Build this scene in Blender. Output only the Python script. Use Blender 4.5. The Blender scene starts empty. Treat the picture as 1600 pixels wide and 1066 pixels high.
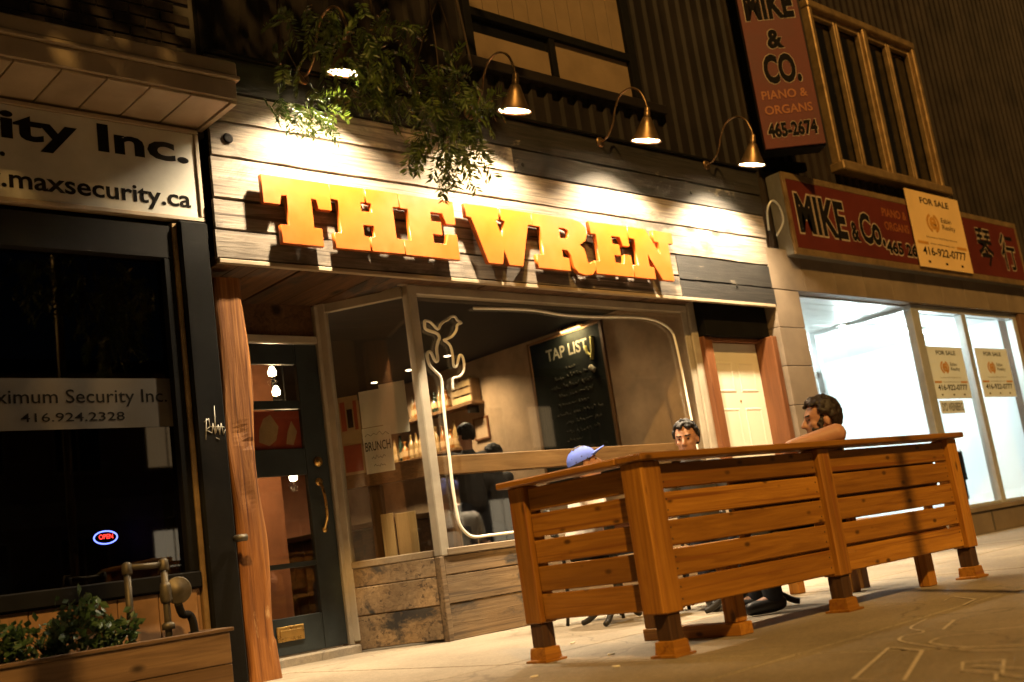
import bpy, bmesh, math, random
import numpy as np
from mathutils import Vector, Matrix
R = math.radians
rnd = random.Random(7)
sc = bpy.context.scene
col = sc.collection

# ---------------------------------------------------------------- camera, sky, sun, exposure
cam = bpy.data.objects.new('camera', bpy.data.cameras.new('camera'))
col.objects.link(cam); sc.camera = cam
cam.data.sensor_width = 36; cam.data.lens = 38.84; cam.data.clip_end = 500; cam.data.clip_start = .05
yw, tl, rl = R(43.479), R(10.897), R(-8.171)
fw = Vector((math.sin(yw)*math.cos(tl), math.cos(yw)*math.cos(tl), math.sin(tl)))
rt = Vector((math.cos(yw), -math.sin(yw), 0)); up = rt.cross(fw)
cr = rt*math.cos(rl) + up*math.sin(rl); cu = up*math.cos(rl) - rt*math.sin(rl)
M = Matrix((cr, cu, -fw)).transposed().to_4x4(); M.translation = (0, -6.12, .528)
cam.matrix_world = M
cam.data.dof.use_dof = True; cam.data.dof.focus_distance = 7.2; cam.data.dof.aperture_fstop = 1.8

SUN_DIR = Vector((.536*.743, .844*.743, -.669)).normalized()     # street-light direction, 42 degrees high
w = bpy.data.worlds.new('World'); sc.world = w; w.use_nodes = True
nt = w.node_tree; bg = nt.nodes['Background']
sky = nt.nodes.new('ShaderNodeTexSky'); sky.sky_type = 'NISHITA'; sky.sun_disc = False
sky.sun_elevation = R(42); sky.sun_rotation = math.atan2(-.536, -.844)
nt.links.new(sky.outputs[0], bg.inputs[0]); bg.inputs[1].default_value = .0007
sl = bpy.data.lights.new('sun', 'SUN'); sl.energy = 2.75; sl.color = (1, .55, .15); sl.angle = R(1.6)
sun = bpy.data.objects.new('sun', sl); col.objects.link(sun)
sun.rotation_euler = SUN_DIR.to_track_quat('-Z', 'Y').to_euler(); sun.location = (-6, -14, 14)
vs = sc.view_settings; vs.view_transform = 'Standard'; vs.look = 'None'; vs.exposure = .35; vs.gamma = 1
vs.use_curve_mapping = False
LAMP_W, LAMP_COL = 760, (1, .79, .52)

# ---------------------------------------------------------------- object helpers
def wloc(o):
    v = Vector((0, 0, 0))
    while o is not None: v = v + o.location; o = o.parent
    return v
def link(name, me, m=None, parent=None, loc=(0, 0, 0), rot=None):
    o = bpy.data.objects.new(name, me); col.objects.link(o)
    o.location = Vector(loc) - (wloc(parent) if parent else Vector((0, 0, 0)))
    if parent: o.parent = parent
    if rot: o.rotation_euler = rot
    if m is not None and me is not None and len(me.materials) == 0: me.materials.append(m)
    return o
def tag(o, label, cat, group=None):
    o['label'] = label; o['category'] = cat
    if group: o['group'] = group
    return o
def thing(name, loc, label, cat, group=None):
    return tag(link(name, None, None, None, loc), label, cat, group)
def struct(o): o['kind'] = 'structure'; return o
_cache = {}
def bmesh_to(name, bm, smooth=False):
    me = bpy.data.meshes.new(name); bm.to_mesh(me); bm.free()
    if smooth: me.polygons.foreach_set('use_smooth', [True]*len(me.polygons))
    return me
def box(name, xr, yr, zr, m, parent=None, bev=.004, jit=0):
    d = (xr[1]-xr[0], yr[1]-yr[0], zr[1]-zr[0])
    k = (tuple(round(a, 4) for a in d), bev, m.name, name)
    c = ((xr[0]+xr[1])/2, (yr[0]+yr[1])/2, (zr[0]+zr[1])/2)
    if k not in _cache or jit:
        bm = bmesh.new(); bmesh.ops.create_cube(bm, size=1)
        for v in bm.verts:
            v.co = Vector((v.co.x*d[0], v.co.y*d[1], v.co.z*d[2]))
            if jit: v.co += Vector([rnd.uniform(-jit, jit) for _ in range(3)])
        if bev and min(d) > 2.2*bev: bmesh.ops.bevel(bm, geom=bm.edges[:], offset=bev, segments=1, affect='EDGES')
        me = bmesh_to(name, bm); me.materials.append(m)
        if jit: return link(name, me, m, parent, c)
        _cache[k] = me
    return link(name, _cache[k], m, parent, c)
def obox(name, a, b, width, z0, z1, m, parent=None, side=0, bev=.003):
    """upright slab along the plan line a-b; side shifts it along the normal"""
    a, b = Vector(a), Vector(b); d = (b-a).normalized(); n = Vector((-d.y, d.x))
    p = [a+n*(side-width/2), b+n*(side-width/2), b+n*(side+width/2), a+n*(side+width/2)]
    c = sum(p, Vector((0, 0)))/4; cz = (z0+z1)/2
    bm = bmesh.new(); vs_ = [bm.verts.new((q.x-c.x, q.y-c.y, z-cz)) for z in (z0, z1) for q in p]
    for f in ((0, 3, 2, 1), (4, 5, 6, 7), (0, 1, 5, 4), (1, 2, 6, 5), (2, 3, 7, 6), (3, 0, 4, 7)):
        bm.faces.new([vs_[i] for i in f])
    if bev: bmesh.ops.bevel(bm, geom=bm.edges[:], offset=bev, segments=1, affect='EDGES')
    return link(name, bmesh_to(name, bm), m, parent, (c.x, c.y, cz))
def catmull(pts, n=6):
    P = [Vector(p) for p in pts]; out = []
    for i in range(len(P)-1):
        p0 = P[max(i-1, 0)]; p1 = P[i]; p2 = P[i+1]; p3 = P[min(i+2, len(P)-1)]
        for k in range(n):
            t = k/n
            out.append(.5*((2*p1)+(p2-p0)*t+(2*p0-5*p1+4*p2-p3)*t*t+(3*p1-p0-3*p2+p3)*t**3))
    return out+[P[-1]]
def tube_bm(bm, pts, r, segs=8, r1=None):
    pts = [Vector(p) for p in pts]; rings = []; n0 = None
    for i, p in enumerate(pts):
        t = (pts[min(i+1, len(pts)-1)]-pts[max(i-1, 0)]).normalized()
        if n0 is None:
            n0 = t.cross(Vector((0, 0, 1))) if abs(t.z) < .9 else t.cross(Vector((1, 0, 0)))
        n0 = (n0 - t*n0.dot(t)).normalized(); b = t.cross(n0)
        rr = r if r1 is None else r+(r1-r)*i/(len(pts)-1)
        rings.append([bm.verts.new(p+(n0*math.cos(a)+b*math.sin(a))*rr) for a in (2*math.pi*k/segs for k in range(segs))])
    for i in range(len(rings)-1):
        for k in range(segs):
            bm.faces.new((rings[i][k], rings[i][(k+1) % segs], rings[i+1][(k+1) % segs], rings[i+1][k]))
    bm.faces.new(rings[0][::-1]); bm.faces.new(rings[-1])
def tube(name, pts, r, m, parent=None, segs=8, r1=None):
    o = Vector(pts[0]); bm = bmesh.new(); tube_bm(bm, [Vector(p)-o for p in pts], r, segs, r1)
    return link(name, bmesh_to(name, bm, True), m, parent, o)
def lathe(name, prof, m, parent=None, loc=(0, 0, 0), segs=20, share=None):
    if share and share in _cache: return link(name, _cache[share], m, parent, loc)
    bm = bmesh.new(); rings = []
    for r, z in prof:
        rings.append([bm.verts.new((max(r, 1e-4)*math.cos(2*math.pi*k/segs), max(r, 1e-4)*math.sin(2*math.pi*k/segs), z)) for k in range(segs)])
    for i in range(len(rings)-1):
        for k in range(segs):
            bm.faces.new((rings[i][k], rings[i][(k+1) % segs], rings[i+1][(k+1) % segs], rings[i+1][k]))
    me = bmesh_to(name, bm, True); me.materials.append(m)
    if share: _cache[share] = me
    return link(name, me, m, parent, loc)
def obj_to_mesh(o, name):
    bpy.context.view_layer.update()
    dg = bpy.context.evaluated_depsgraph_get()
    me = bpy.data.meshes.new_from_object(o.evaluated_get(dg)); me.name = name
    d = o.data; bpy.data.objects.remove(o)
    return me
def shape_mesh(name, splines, ext, bev=0):
    cv = bpy.data.curves.new(name, 'CURVE'); cv.dimensions = '2D'; cv.fill_mode = 'BOTH'; cv.extrude = ext; cv.bevel_depth = bev; cv.bevel_resolution = 0
    for s in splines:
        sp = cv.splines.new('POLY'); sp.points.add(len(s)-1); sp.use_cyclic_u = True
        for i, (x, y) in enumerate(s): sp.points[i].co = (x, y, 0, 1)
    o = bpy.data.objects.new(name, cv); col.objects.link(o)
    return obj_to_mesh(o, name)
FRONT = (math.pi/2, 0, 0)
def text(name, s, xyz, size, m, parent, rot=FRONT, bold=0, width=None, height=None, ext=.0015, align='LEFT'):
    cv = bpy.data.curves.new(name, 'FONT'); cv.body = s; cv.size = 1; cv.extrude = 0; cv.offset = bold; cv.align_x = 'LEFT'; cv.resolution_u = 3
    o = bpy.data.objects.new(name, cv); col.objects.link(o)
    me = obj_to_mesh(o, name)
    n = len(me.vertices); a = np.empty(n*3); me.vertices.foreach_get('co', a); a = a.reshape(-1, 3)
    mn, mx = a.min(0), a.max(0); sx = sy = size
    if width: sx = width/(mx[0]-mn[0])
    if height: sy = height/(mx[1]-mn[1])
    elif width: sy = sx
    a[:, 0] = (a[:, 0]-mn[0])*sx; a[:, 1] = (a[:, 1]-mn[1])*sy
    if align == 'CENTER': a[:, 0] -= a[:, 0].max()/2
    a[:, 2] = 0
    me.vertices.foreach_set('co', a.ravel()); me.update(); me.materials.clear()
    return link(name, me, m, parent, xyz, rot)

# ---------------------------------------------------------------- materials
def new_mat(name):
    m = bpy.data.materials.new(name); m.use_nodes = True
    return m, m.node_tree, m.node_tree.nodes['Principled BSDF']
def N(t, kind, **kw):
    n = t.nodes.new(kind)
    for k, v in kw.items(): setattr(n, k, v)
    return n
def coords(t, scale, rand=True):
    tc = N(t, 'ShaderNodeTexCoord'); mp = N(t, 'ShaderNodeMapping'); mp.inputs['Scale'].default_value = scale
    if rand:
        oi = N(t, 'ShaderNodeObjectInfo'); ml = N(t, 'ShaderNodeMath', operation='MULTIPLY'); ml.inputs[1].default_value = 37.0
        t.links.new(oi.outputs['Random'], ml.inputs[0])
        ad = N(t, 'ShaderNodeVectorMath', operation='ADD'); t.links.new(tc.outputs['Object'], ad.inputs[0]); t.links.new(ml.outputs[0], ad.inputs[1])
        t.links.new(ad.outputs[0], mp.inputs['Vector'])
    else: t.links.new(tc.outputs['Object'], mp.inputs['Vector'])
    return mp.outputs[0]
def noise(t, vec, scale, detail=5, rough=.6, dist=0):
    n = N(t, 'ShaderNodeTexNoise'); n.inputs['Scale'].default_value = scale; n.inputs['Detail'].default_value = detail
    n.inputs['Roughness'].default_value = rough; n.inputs['Distortion'].default_value = dist
    t.links.new(vec, n.inputs['Vector']); return n.outputs['Fac']
def ramp(t, fac, stops):
    r = N(t, 'ShaderNodeValToRGB'); e = r.color_ramp.elements
    while len(e) < len(stops): e.new(.5)
    for i, (p, c) in enumerate(stops):
        e[i].position = p; e[i].color = (*c, 1) if len(c) == 3 else c
    t.links.new(fac, r.inputs[0]); return r.outputs[0]
def mixc(t, fac, a, b, mode='MIX'):
    x = N(t, 'ShaderNodeMix', data_type='RGBA', blend_type=mode)
    if isinstance(fac, float): x.inputs[0].default_value = fac
    else: t.links.new(fac, x.inputs[0])
    for s, v in ((6, a), (7, b)):
        if isinstance(v, tuple): x.inputs[s].default_value = (*v, 1)
        else: t.links.new(v, x.inputs[s])
    return x.outputs[2]
def bump(t, bsdf, h, strength=.3, dist=.01):
    b = N(t, 'ShaderNodeBump'); b.inputs['Strength'].default_value = strength; b.inputs['Distance'].default_value = dist
    t.links.new(h, b.inputs['Height']); t.links.new(b.outputs[0], bsdf.inputs['Normal'])
def wood(name, light, dark, axis='x', rough=.6, knots=0, patch=None, fine=1.0, streak=None, bs=.35):
    m, t, b = new_mat(name)
    lo, hi = .9*fine, 16*fine
    s = {'x': (lo, hi, hi), 'y': (hi, lo, hi), 'z': (hi, hi, lo)}[axis]
    v = coords(t, s); g = noise(t, v, 1.6, 8, .62, 1.2)
    c = ramp(t, g, [(.3, dark), (.48, tuple((a+q)/2 for a, q in zip(light, dark))), (.68, light)])
    s2 = {'x': (.5, 2.2, 2.2), 'y': (2.2, .5, 2.2), 'z': (2.2, 2.2, .5)}[axis]
    big = noise(t, coords(t, s2), 1.3, 3, .5)
    c = mixc(t, ramp(t, big, [(.35, (.62, .62, .62)), (.65, (1.08, 1.04, 1.0))]), (0, 0, 0), c, 'MIX') if False else mixc(t, 1.0, c, ramp(t, big, [(.33, (.66, .62, .58)), (.66, (1.0, 1.0, 1.0))]), 'MULTIPLY')
    oi = N(t, 'ShaderNodeObjectInfo')
    c = mixc(t, 1.0, c, ramp(t, oi.outputs['Random'], [(0, (.62, .60, .58)), (1, (1.0, 1.0, 1.0))]), 'MULTIPLY')
    if knots:
        vo = N(t, 'ShaderNodeTexVoronoi'); vo.inputs['Scale'].default_value = knots
        s3 = {'x': (1, 2.0, 2.0), 'y': (2.0, 1, 2.0), 'z': (2.0, 2.0, 1)}[axis]
        t.links.new(coords(t, s3), vo.inputs['Vector'])
        c = mixc(t, ramp(t, vo.outputs['Distance'], [(.07, (1, 1, 1)), (.17, (0, 0, 0))]), c, tuple(a*.28 for a in dark))
    if patch:
        pc, thr, psc = patch
        pn = noise(t, coords(t, {'x': (.6, 1.3, 1.3), 'y': (1.3, .6, 1.3), 'z': (1.3, 1.3, .6)}[axis]), psc, 7, .68, .4)
        c = mixc(t, ramp(t, pn, [(thr, (0, 0, 0)), (thr+.09, (1, 1, 1))]), c, pc)
    if streak:
        sn = noise(t, coords(t, {'x': (.35, 30, 30), 'y': (30, .35, 30), 'z': (30, 30, .35)}[axis]), 1.0, 3, .6)
        c = mixc(t, ramp(t, sn, [(.58, (0, 0, 0)), (.66, (1, 1, 1))]), c, streak)
    t.links.new(c, b.inputs['Base Color']); b.inputs['Roughness'].default_value = rough
    b.inputs['Specular IOR Level'].default_value = .3
    bump(t, b, g, bs, .006)
    return m
def plain(name, c, rough=.5, metal=0, var=.25, scale=6, bmp=.15, spec=.4, scratch=None):
    m, t, b = new_mat(name); v = coords(t, (1, 1, 1)); n = noise(t, v, scale, 6, .65)
    t.links.new(ramp(t, n, [(.3, tuple(a*(1-var) for a in c)), (.7, tuple(min(1, a*(1+var*.5)) for a in c))]), b.inputs['Base Color'])
    rr = N(t, 'ShaderNodeMapRange'); rr.inputs[3].default_value = max(.02, rough-.1); rr.inputs[4].default_value = min(1, rough+.12)
    t.links.new(n, rr.inputs[0]); t.links.new(rr.outputs[0], b.inputs['Roughness'])
    b.inputs['Metallic'].default_value = metal; b.inputs['Specular IOR Level'].default_value = spec
    if bmp: bump(t, b, noise(t, v, scale*9, 4, .6), bmp, .003)
    return m
def emit(name, c, s):
    m, t, b = new_mat(name); b.inputs['Base Color'].default_value = (*c, 1)
    b.inputs['Emission Color'].default_value = (*c, 1); b.inputs['Emission Strength'].default_value = s; return m
def glass(name, tint=(.92, .93, .92), refl=1.0):
    m, t, b = new_mat(name); t.nodes.remove(b); out = t.nodes['Material Output']
    tr = N(t, 'ShaderNodeBsdfTransparent'); tr.inputs[0].default_value = (*tint, 1)
    gl = N(t, 'ShaderNodeBsdfGlossy'); gl.inputs['Roughness'].default_value = .015; gl.inputs[0].default_value = (refl, refl, refl, 1)
    lw = N(t, 'ShaderNodeLayerWeight'); lw.inputs[0].default_value = .5
    pw = N(t, 'ShaderNodeMath', operation='POWER'); pw.inputs[1].default_value = 4.5; t.links.new(lw.outputs['Facing'], pw.inputs[0])
    fr = N(t, 'ShaderNodeMapRange'); fr.inputs[3].default_value = .06; fr.inputs[4].default_value = .9; t.links.new(pw.outputs[0], fr.inputs[0])
    mx = N(t, 'ShaderNodeMixShader'); t.links.new(fr.outputs[0], mx.inputs[0]); t.links.new(tr.outputs[0], mx.inputs[1]); t.links.new(gl.outputs[0], mx.inputs[2])
    t.links.new(mx.outputs[0], out.inputs[0]); return m
def concrete(name, c, sc_=1.0):
    m, t, b = new_mat(name); tc = N(t, 'ShaderNodeTexCoord')
    geo = N(t, 'ShaderNodeNewGeometry'); v = geo.outputs['Position']
    a = noise(t, v, 1.1*sc_, 6, .62, .3); f = noise(t, v, 34*sc_, 5, .7); s = noise(t, v, 3.6*sc_, 7, .75, .6); g = noise(t, v, 160*sc_, 2, .5)
    cc = ramp(t, a, [(.3, tuple(q*.72 for q in c)), (.7, c)])
    cc = mixc(t, 1.0, cc, ramp(t, f, [(.3, (.7, .7, .7)), (.7, (1.05, 1.05, 1.05))]), 'MULTIPLY')
    cc = mixc(t, 1.0, cc, ramp(t, g, [(.3, (.72, .72, .72)), (.65, (1.05, 1.05, 1.05))]), 'MULTIPLY')
    cc = mixc(t, ramp(t, s, [(.60, (0, 0, 0)), (.74, (.65, .65, .65))]), cc, tuple(q*.42 for q in c))
    vo = N(t, 'ShaderNodeTexVoronoi', feature='DISTANCE_TO_EDGE'); vo.inputs['Scale'].default_value = .55
    nv = N(t, 'ShaderNodeTexNoise'); nv.inputs['Scale'].default_value = 2.5; nv.inputs['Detail'].default_value = 6; t.links.new(v, nv.inputs['Vector'])
    ad = N(t, 'ShaderNodeVectorMath', operation='MULTIPLY_ADD'); t.links.new(nv.outputs['Color'], ad.inputs[0]); ad.inputs[1].default_value = (.5, .5, .5); t.links.new(v, ad.inputs[2])
    t.links.new(ad.outputs[0], vo.inputs['Vector'])
    cc = mixc(t, ramp(t, vo.outputs['Distance'], [(.0, (.75, .75, .75)), (.006, (0, 0, 0))]), cc, tuple(q*.3 for q in c))
    gm = N(t, 'ShaderNodeTexVoronoi'); gm.inputs['Scale'].default_value = 2.1; t.links.new(ad.outputs[0], gm.inputs['Vector'])
    cc = mixc(t, ramp(t, gm.outputs['Distance'], [(.035, (.8, .8, .8)), (.055, (0, 0, 0))]), cc, tuple(q*.35 for q in c))
    cc = mixc(t, 1.0, cc, ramp(t, noise(t, v, .45, 4, .6), [(.35, (.62, .60, .57)), (.62, (1, 1, 1))]), 'MULTIPLY')
    t.links.new(cc, b.inputs['Base Color']); b.inputs['Roughness'].default_value = .82
    bump(t, b, f, .25, .004); return m
def leaf_mat(name, a, bcol, trans=.25):
    m, t, b = new_mat(name)
    v = N(t, 'ShaderNodeNewGeometry'); n = noise(t, v.outputs['Position'], 9, 3)
    c = ramp(t, n, [(.35, a), (.65, bcol)])
    t.links.new(c, b.inputs['Base Color']); b.inputs['Roughness'].default_value = .45
    tb = N(t, 'ShaderNodeBsdfTranslucent'); t.links.new(c, tb.inputs[0])
    mx = N(t, 'ShaderNodeMixShader'); mx.inputs[0].default_value = trans
    t.links.new(b.outputs[0], mx.inputs[1]); t.links.new(tb.outputs[0], mx.inputs[2])
    t.links.new(mx.outputs[0], t.nodes['Material Output'].inputs[0]); return m

W = {}
W['cedar_x'] = wood('cedar_along_x', (.52, .245, .032), (.28, .112, .013), 'x', .5, 5.5, None, 1.0, (.20, .07, .01))
W['cedar_y'] = wood('cedar_along_y', (.49, .23, .03), (.27, .105, .012), 'y', .5, 5.5, None, 1.0, (.19, .065, .01))
W['cedar_z'] = wood('cedar_along_z', (.56, .265, .037), (.32, .128, .015), 'z', .5, 4.0, None, 1.0, (.22, .08, .012))
W['leg'] = wood('dark_stained_leg', (.11, .055, .025), (.05, .024, .012), 'z', .6)
W['barn'] = wood('weathered_barn_board', (.42, .37, .30), (.13, .108, .085), 'x', .75, 1.6, ((.075, .064, .052), .54, 1.7), 1.0, (.06, .045, .033), .9)
W['char'] = wood('charred_barn_board', (.042, .039, .035), (.010, .010, .0095), 'x', .75, 1.2, ((.34, .28, .20), .62, 1.5), 1.0, (.02, .018, .016), .6)
W['low'] = wood('old_plank_low_wall', (.36, .26, .15), (.17, .115, .065), 'x', .75, 1.5, ((.035, .032, .03), .53, 2.4), 1.0, (.08, .055, .035), .6)
W['soffit'] = wood('soffit_board', (.17, .085, .035), (.055, .03, .016), 'y', .7, 1.5, ((.03, .022, .018), .55, 2.2))
W['timber'] = wood('live_edge_timber', (.56, .25, .07), (.20, .07, .018), 'z', .55, 1.5, ((.60, .42, .21), .60, 1.6), .75, (.09, .03, .010), .9)
W['counter_x'] = wood('counter_timber_x', (.36, .21, .09), (.19, .10, .04), 'x', .4, 1.6)
W['counter_y'] = wood('counter_timber_y', (.36, .20, .085), (.18, .095, .038), 'y', .4, 1.6)
W['counter_z'] = wood('counter_timber_z', (.24, .13, .05), (.11, .055, .02), 'z', .45)
W['pale'] = wood('pale_plywood', (.58, .42, .20), (.42, .28, .12), 'z', .6)
W['planter'] = wood('planter_board', (.24, .155, .085), (.13, .08, .045), 'x', .7, 3)
W['brownz'] = wood('brown_door_frame', (.26, .105, .04), (.15, .055, .02), 'z', .45)
W['shelf'] = wood('shelf_board', (.30, .16, .06), (.16, .08, .03), 'y', .5)
W['sill'] = wood('painted_sill', (.42, .34, .23), (.30, .23, .15), 'x', .6)
M_orange = plain('orange_letter_paint', (.40, .092, .010), .38, 0, .10, 9, .05)
M_frame = plain('storefront_frame', (.40, .35, .27), .42, .2, .2, 5, .08)
M_dark = plain('dark_paint', (.0075, .0072, .0065), .8, 0, .35, 5, .15, .06)
M_door = plain('dark_green_door', (.024, .032, .034), .35, 0, .3, 6)
M_black = plain('black', (.010, .009, .008), .85, 0, .25, 6, .1, .1)
M_ceil = plain('black_ceiling', (.020, .018, .016), .8)
M_brass = plain('brass', (.62, .40, .13), .28, 1, .2, 12)
M_lamp = plain('bronze_lamp_metal', (.24, .16, .085), .40, .85, .4, 8, .05)
M_lampin = plain('lamp_white_inside', (.85, .80, .70), .5)
M_bulb = emit('lamp_bulb_glow', (1, .82, .55), 26)
M_pot = emit('pot_light_glow', (1, .80, .52), 12)
M_plaster = plain('brown_plaster', (.40, .275, .16), .85, 0, .38, 2.2, .2)
M_backwall = plain('red_brown_back_wall', (.30, .12, .055), .85)
M_floor = plain('bar_floor', (.09, .055, .03), .5)
M_conc = concrete('sidewalk_concrete', (.41, .35, .265))
M_ground = plain('asphalt', (.05, .05, .05), .85, 0, .3, 20, .4)
M_joint = plain('joint_dirt', (.07, .06, .045), .9)
M_siding = plain('brown_metal_siding', (.015, .011, .008), .5, .2, .5, 1.6, .05)
M_siding2 = plain('grey_brown_metal_siding', (.026, .018, .012), .45, .25, .5, 1.6, .05)
M_brick = plain('dark_brick', (.030, .020, .016), .85, 0, .5, 14, .4)
M_mortar = plain('dark_mortar', (.075, .065, .055), .9)
M_canopy = plain('tan_painted_metal', (.33, .26, .18), .5, 0, .3, 2, .1)
M_white = plain('white_sign_panel', (.46, .44, .38), .42, 0, .25, 1.6, .05)
M_ink = plain('black_lettering', (.010, .009, .008), .9, 0, .1, 6, 0, .03)
M_orangewall = plain('tan_wall_panel', (.26, .15, .075), .7)
M_glass = glass('window_glass')
M_glassdk = glass('dark_shop_glass', (.55, .55, .55))
M_tube = plain('white_rope_tube', (.80, .76, .64), .4, 0, .08, 12, 0)
M_pier = plain('tan_tile', (.17, .13, .09), .65, 0, .3, 2.2, .15)
M_redsign = plain('red_sign_panel', (.085, .010, .004), .6, 0, .25, 1.4, .05)
M_gold = plain('faded_gold_lettering', (.26, .085, .02), .5)
M_paleedge = plain('cream_outline', (.34, .27, .19), .5)
M_board = plain('for_sale_board', (.66, .45, .19), .5, 0, .1, 2, .03)
M_board2 = plain('for_sale_board_light_tint', (.60, .68, .78), .5, 0, .1, 2, .03)  # white board; bluish tint offsets the orange light to imitate shop light
M_logo = plain('ochre_logo', (.46, .22, .03), .5)
M_alum = plain('aluminium_frame', (.52, .53, .52), .35, .5, .15, 6, .05)
M_shopwall = plain('white_shop_wall', (.84, .86, .86), .8, 0, .03, 2, 0)
M_tubeglow = emit('fluorescent_tube', (.82, .97, 1.0), 14)
M_blind = plain('tan_blind', (.19, .13, .07), .7, 0, .2, 3)
M_winfr = plain('bronze_window_frame', (.36, .24, .11), .34, .6, .4, 8, .15)
M_darkglass = plain('dark_upstairs_glass', (.008, .008, .007), .08, 0, .2, 2, 0, .6)
M_chalkb = plain('chalkboard', (.012, .014, .010), .85, 0, .45, 3, .05, .1)
M_chalk = plain('chalk', (.22, .20, .14), .9)
M_chalkdim = plain('chalk_dim', (.055, .05, .034), .9)
M_chalky = plain('chalk_yellow', (.38, .34, .10), .9)
M_sidechalk = plain('pavement_chalk', (.56, .49, .40), .9, 0, .45, 40, .1)
M_paper = plain('white_paper', (.78, .72, .60), .7, 0, .12, 3, .05)
M_posterred = plain('poster_red', (.36, .06, .025), .6)
M_postertan = plain('poster_tan', (.45, .30, .14), .6)
M_pipe = plain('galvanised_pipe', (.10, .085, .06), .5, .6, .35, 14)
M_leaf = leaf_mat('locust_leaf', (.035, .07, .010), (.10, .14, .018), .12)
M_shrub = leaf_mat('shrub_leaf', (.02, .05, .02), (.05, .09, .03), .15)
M_bark = wood('bark', (.10, .07, .045), (.04, .028, .02), 'z', .9)
M_soil = plain('soil', (.03, .022, .015), .95)
M_skin = plain('skin', (.42, .225, .145), .5, 0, .12, 10, .05)
M_hairb = plain('brown_hair', (.017, .009, .005), .55, 0, .5, 30, .5)
M_hairk = plain('black_hair', (.008, .006, .005), .65, 0, .5, 30, .5)
M_cap = plain('blue_cap_cloth', (.075, .12, .46), .8, 0, .15, 14, .2)
M_shirtw = plain('white_shirt', (.72, .68, .62), .8, 0, .08, 5, .1)
M_shirtd = plain('dark_shirt', (.05, .05, .055), .8)
M_shirtg = plain('grey_shirt', (.22, .22, .23), .8)
M_jean = plain('dark_jeans', (.025, .03, .045), .8)
M_shoe = plain('black_shoe', (.012, .012, .012), .4)
M_eye = plain('eye', (.02, .015, .012), .2)
M_iron = plain('cast_iron', (.03, .028, .026), .5, .4)
M_amber = plain('amber_bottle', (.26, .10, .02), .12, 0, .2, 4, 0, .7)
M_green = plain('dark_bottle', (.02, .03, .018), .1, 0, .2, 4, 0, .8)
M_clearb = plain('pale_bottle', (.30, .19, .075), .12, 0, .2, 4, 0, .7)
M_neonr = emit('neon_red', (1, .03, .02), 14)
M_neonb = emit('neon_blue', (.12, .16, 1), 12)

# ---------------------------------------------------------------- ground
g = struct(box('ground', (-150, 150), (-150, 150), (-.6, -.16), M_ground, None, 0))
bed = struct(box('road', (-60, 80), (-30, -6.9), (-.155, -.13), M_ground, None, 0))
walk = struct(box('sidewalk', (-12, 34), (-6.75, .32), (-.16, -.016), M_joint, None, 0))
kerb = struct(box('kerb', (-12, 34), (-6.9, -6.752), (-.15, -.004), M_conc, None, .015))
ys = [-6.75, -5.1, -3.5, -1.75, .30]
for j in range(4):
    off = 0
    for i in range(-4, 17):
        x0 = i*1.72+off+.34
        box('slab', (x0, x0+1.706), (ys[j]+.007, ys[j+1]-.007), (-.03, rnd.uniform(-.002, .001)), M_conc, walk, .005)

box('slab', (3.32, 5.02), (.304, .95), (-.05, .004), M_conc, walk, .005)

# ---------------------------------------------------------------- bar building: shell
bar = thing('bar_building', (6.4, .1, 0), 'narrow two storey bar building with dark ribbed siding above a barn board sign', 'building')
M_shell = M_backwall
box('floor', (3.32, 8.44), (.97, 6.6), (-.05, .055), M_floor, bar, 0); box('floor', (5.06, 8.44), (.31, .968), (-.05, .055), M_floor, bar, 0)
box('back_wall', (3.3, 8.44), (6.6, 6.75), (0, 2.9), M_backwall, bar, 0)
box('party_wall', (3.14, 3.30), (.32, 6.7), (0, 2.9), M_plaster, bar, 0)
box('interior_wall', (8.41, 8.44), (.34, 6.6), (0.05, 2.86), M_plaster, bar, 0)
box('warm_fill_partition', (3.31, 5.2), (2.6, 2.7), (.05, 2.82), M_backwall, bar, 0)  # wall added behind the door to catch pendant light as warm fill
box('ceiling', (3.31, 8.41), (.36, 6.6), (2.815, 2.9), M_ceil, bar, 0)
box('upper_wall', (3.4, 9.55), (.14, .3), (2.70, 9.0), M_dark, bar, 0)
box('roof', (3.0, 9.9), (.1, 8), (9.0, 9.2), M_dark, bar, 0)
box('header', (5.02, 8.45), (.24, .35), (2.645, 2.82), W['sill'], bar, .004)
# entrance soffit boards, running street to door
for i in range(10):
    a = 3.36+i*.155
    box('soffit_board', (a, a+.151), (.035, .98), (2.60+rnd.uniform(-.006, .006), 2.66), W['soffit'], bar, .003)
for i in range(21):
    a = 4.915+i*.163
    box('soffit_board', (a, a+.16), (.035, .24), (2.632+rnd.uniform(-.004, .004), 2.67), W['soffit'], bar, .003)
def siding(parent, x0, x1, z0, z1, y, m, pitch=.19, n=5, deep=.035):
    x = x0
    while x < x1-.03:
        xe = min(x+pitch*n, x1); pts = []
        k = 0; a = x
        while a < xe-1e-4:
            for fx, fy in ((0, 0), (.52, 0), (.62, deep), (.90, deep)):
                if a+fx*pitch < xe: pts.append((a+fx*pitch, -fy if True else fy))
            a += pitch
        pts.append((xe, 0))
        bm = bmesh.new(); cx = (x+xe)/2
        lo = [bm.verts.new((p[0]-cx, deep+p[1], 0)) for p in pts]; hi = [bm.verts.new((p[0]-cx, deep+p[1], z1-z0)) for p in pts]
        for i in range(len(pts)-1): bm.faces.new((lo[i], lo[i+1], hi[i+1], hi[i]))
        me = bmesh_to('siding_sheet', bm); me.materials.append(m)
        link('siding_sheet', me, m, parent, (cx, y, z0)); x = xe
siding(bar, 3.44, 5.86, 3.9, 8.6, .09, M_siding); siding(bar, 5.86, 8.06, 3.9, 4.58, .09, M_siding)
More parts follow.
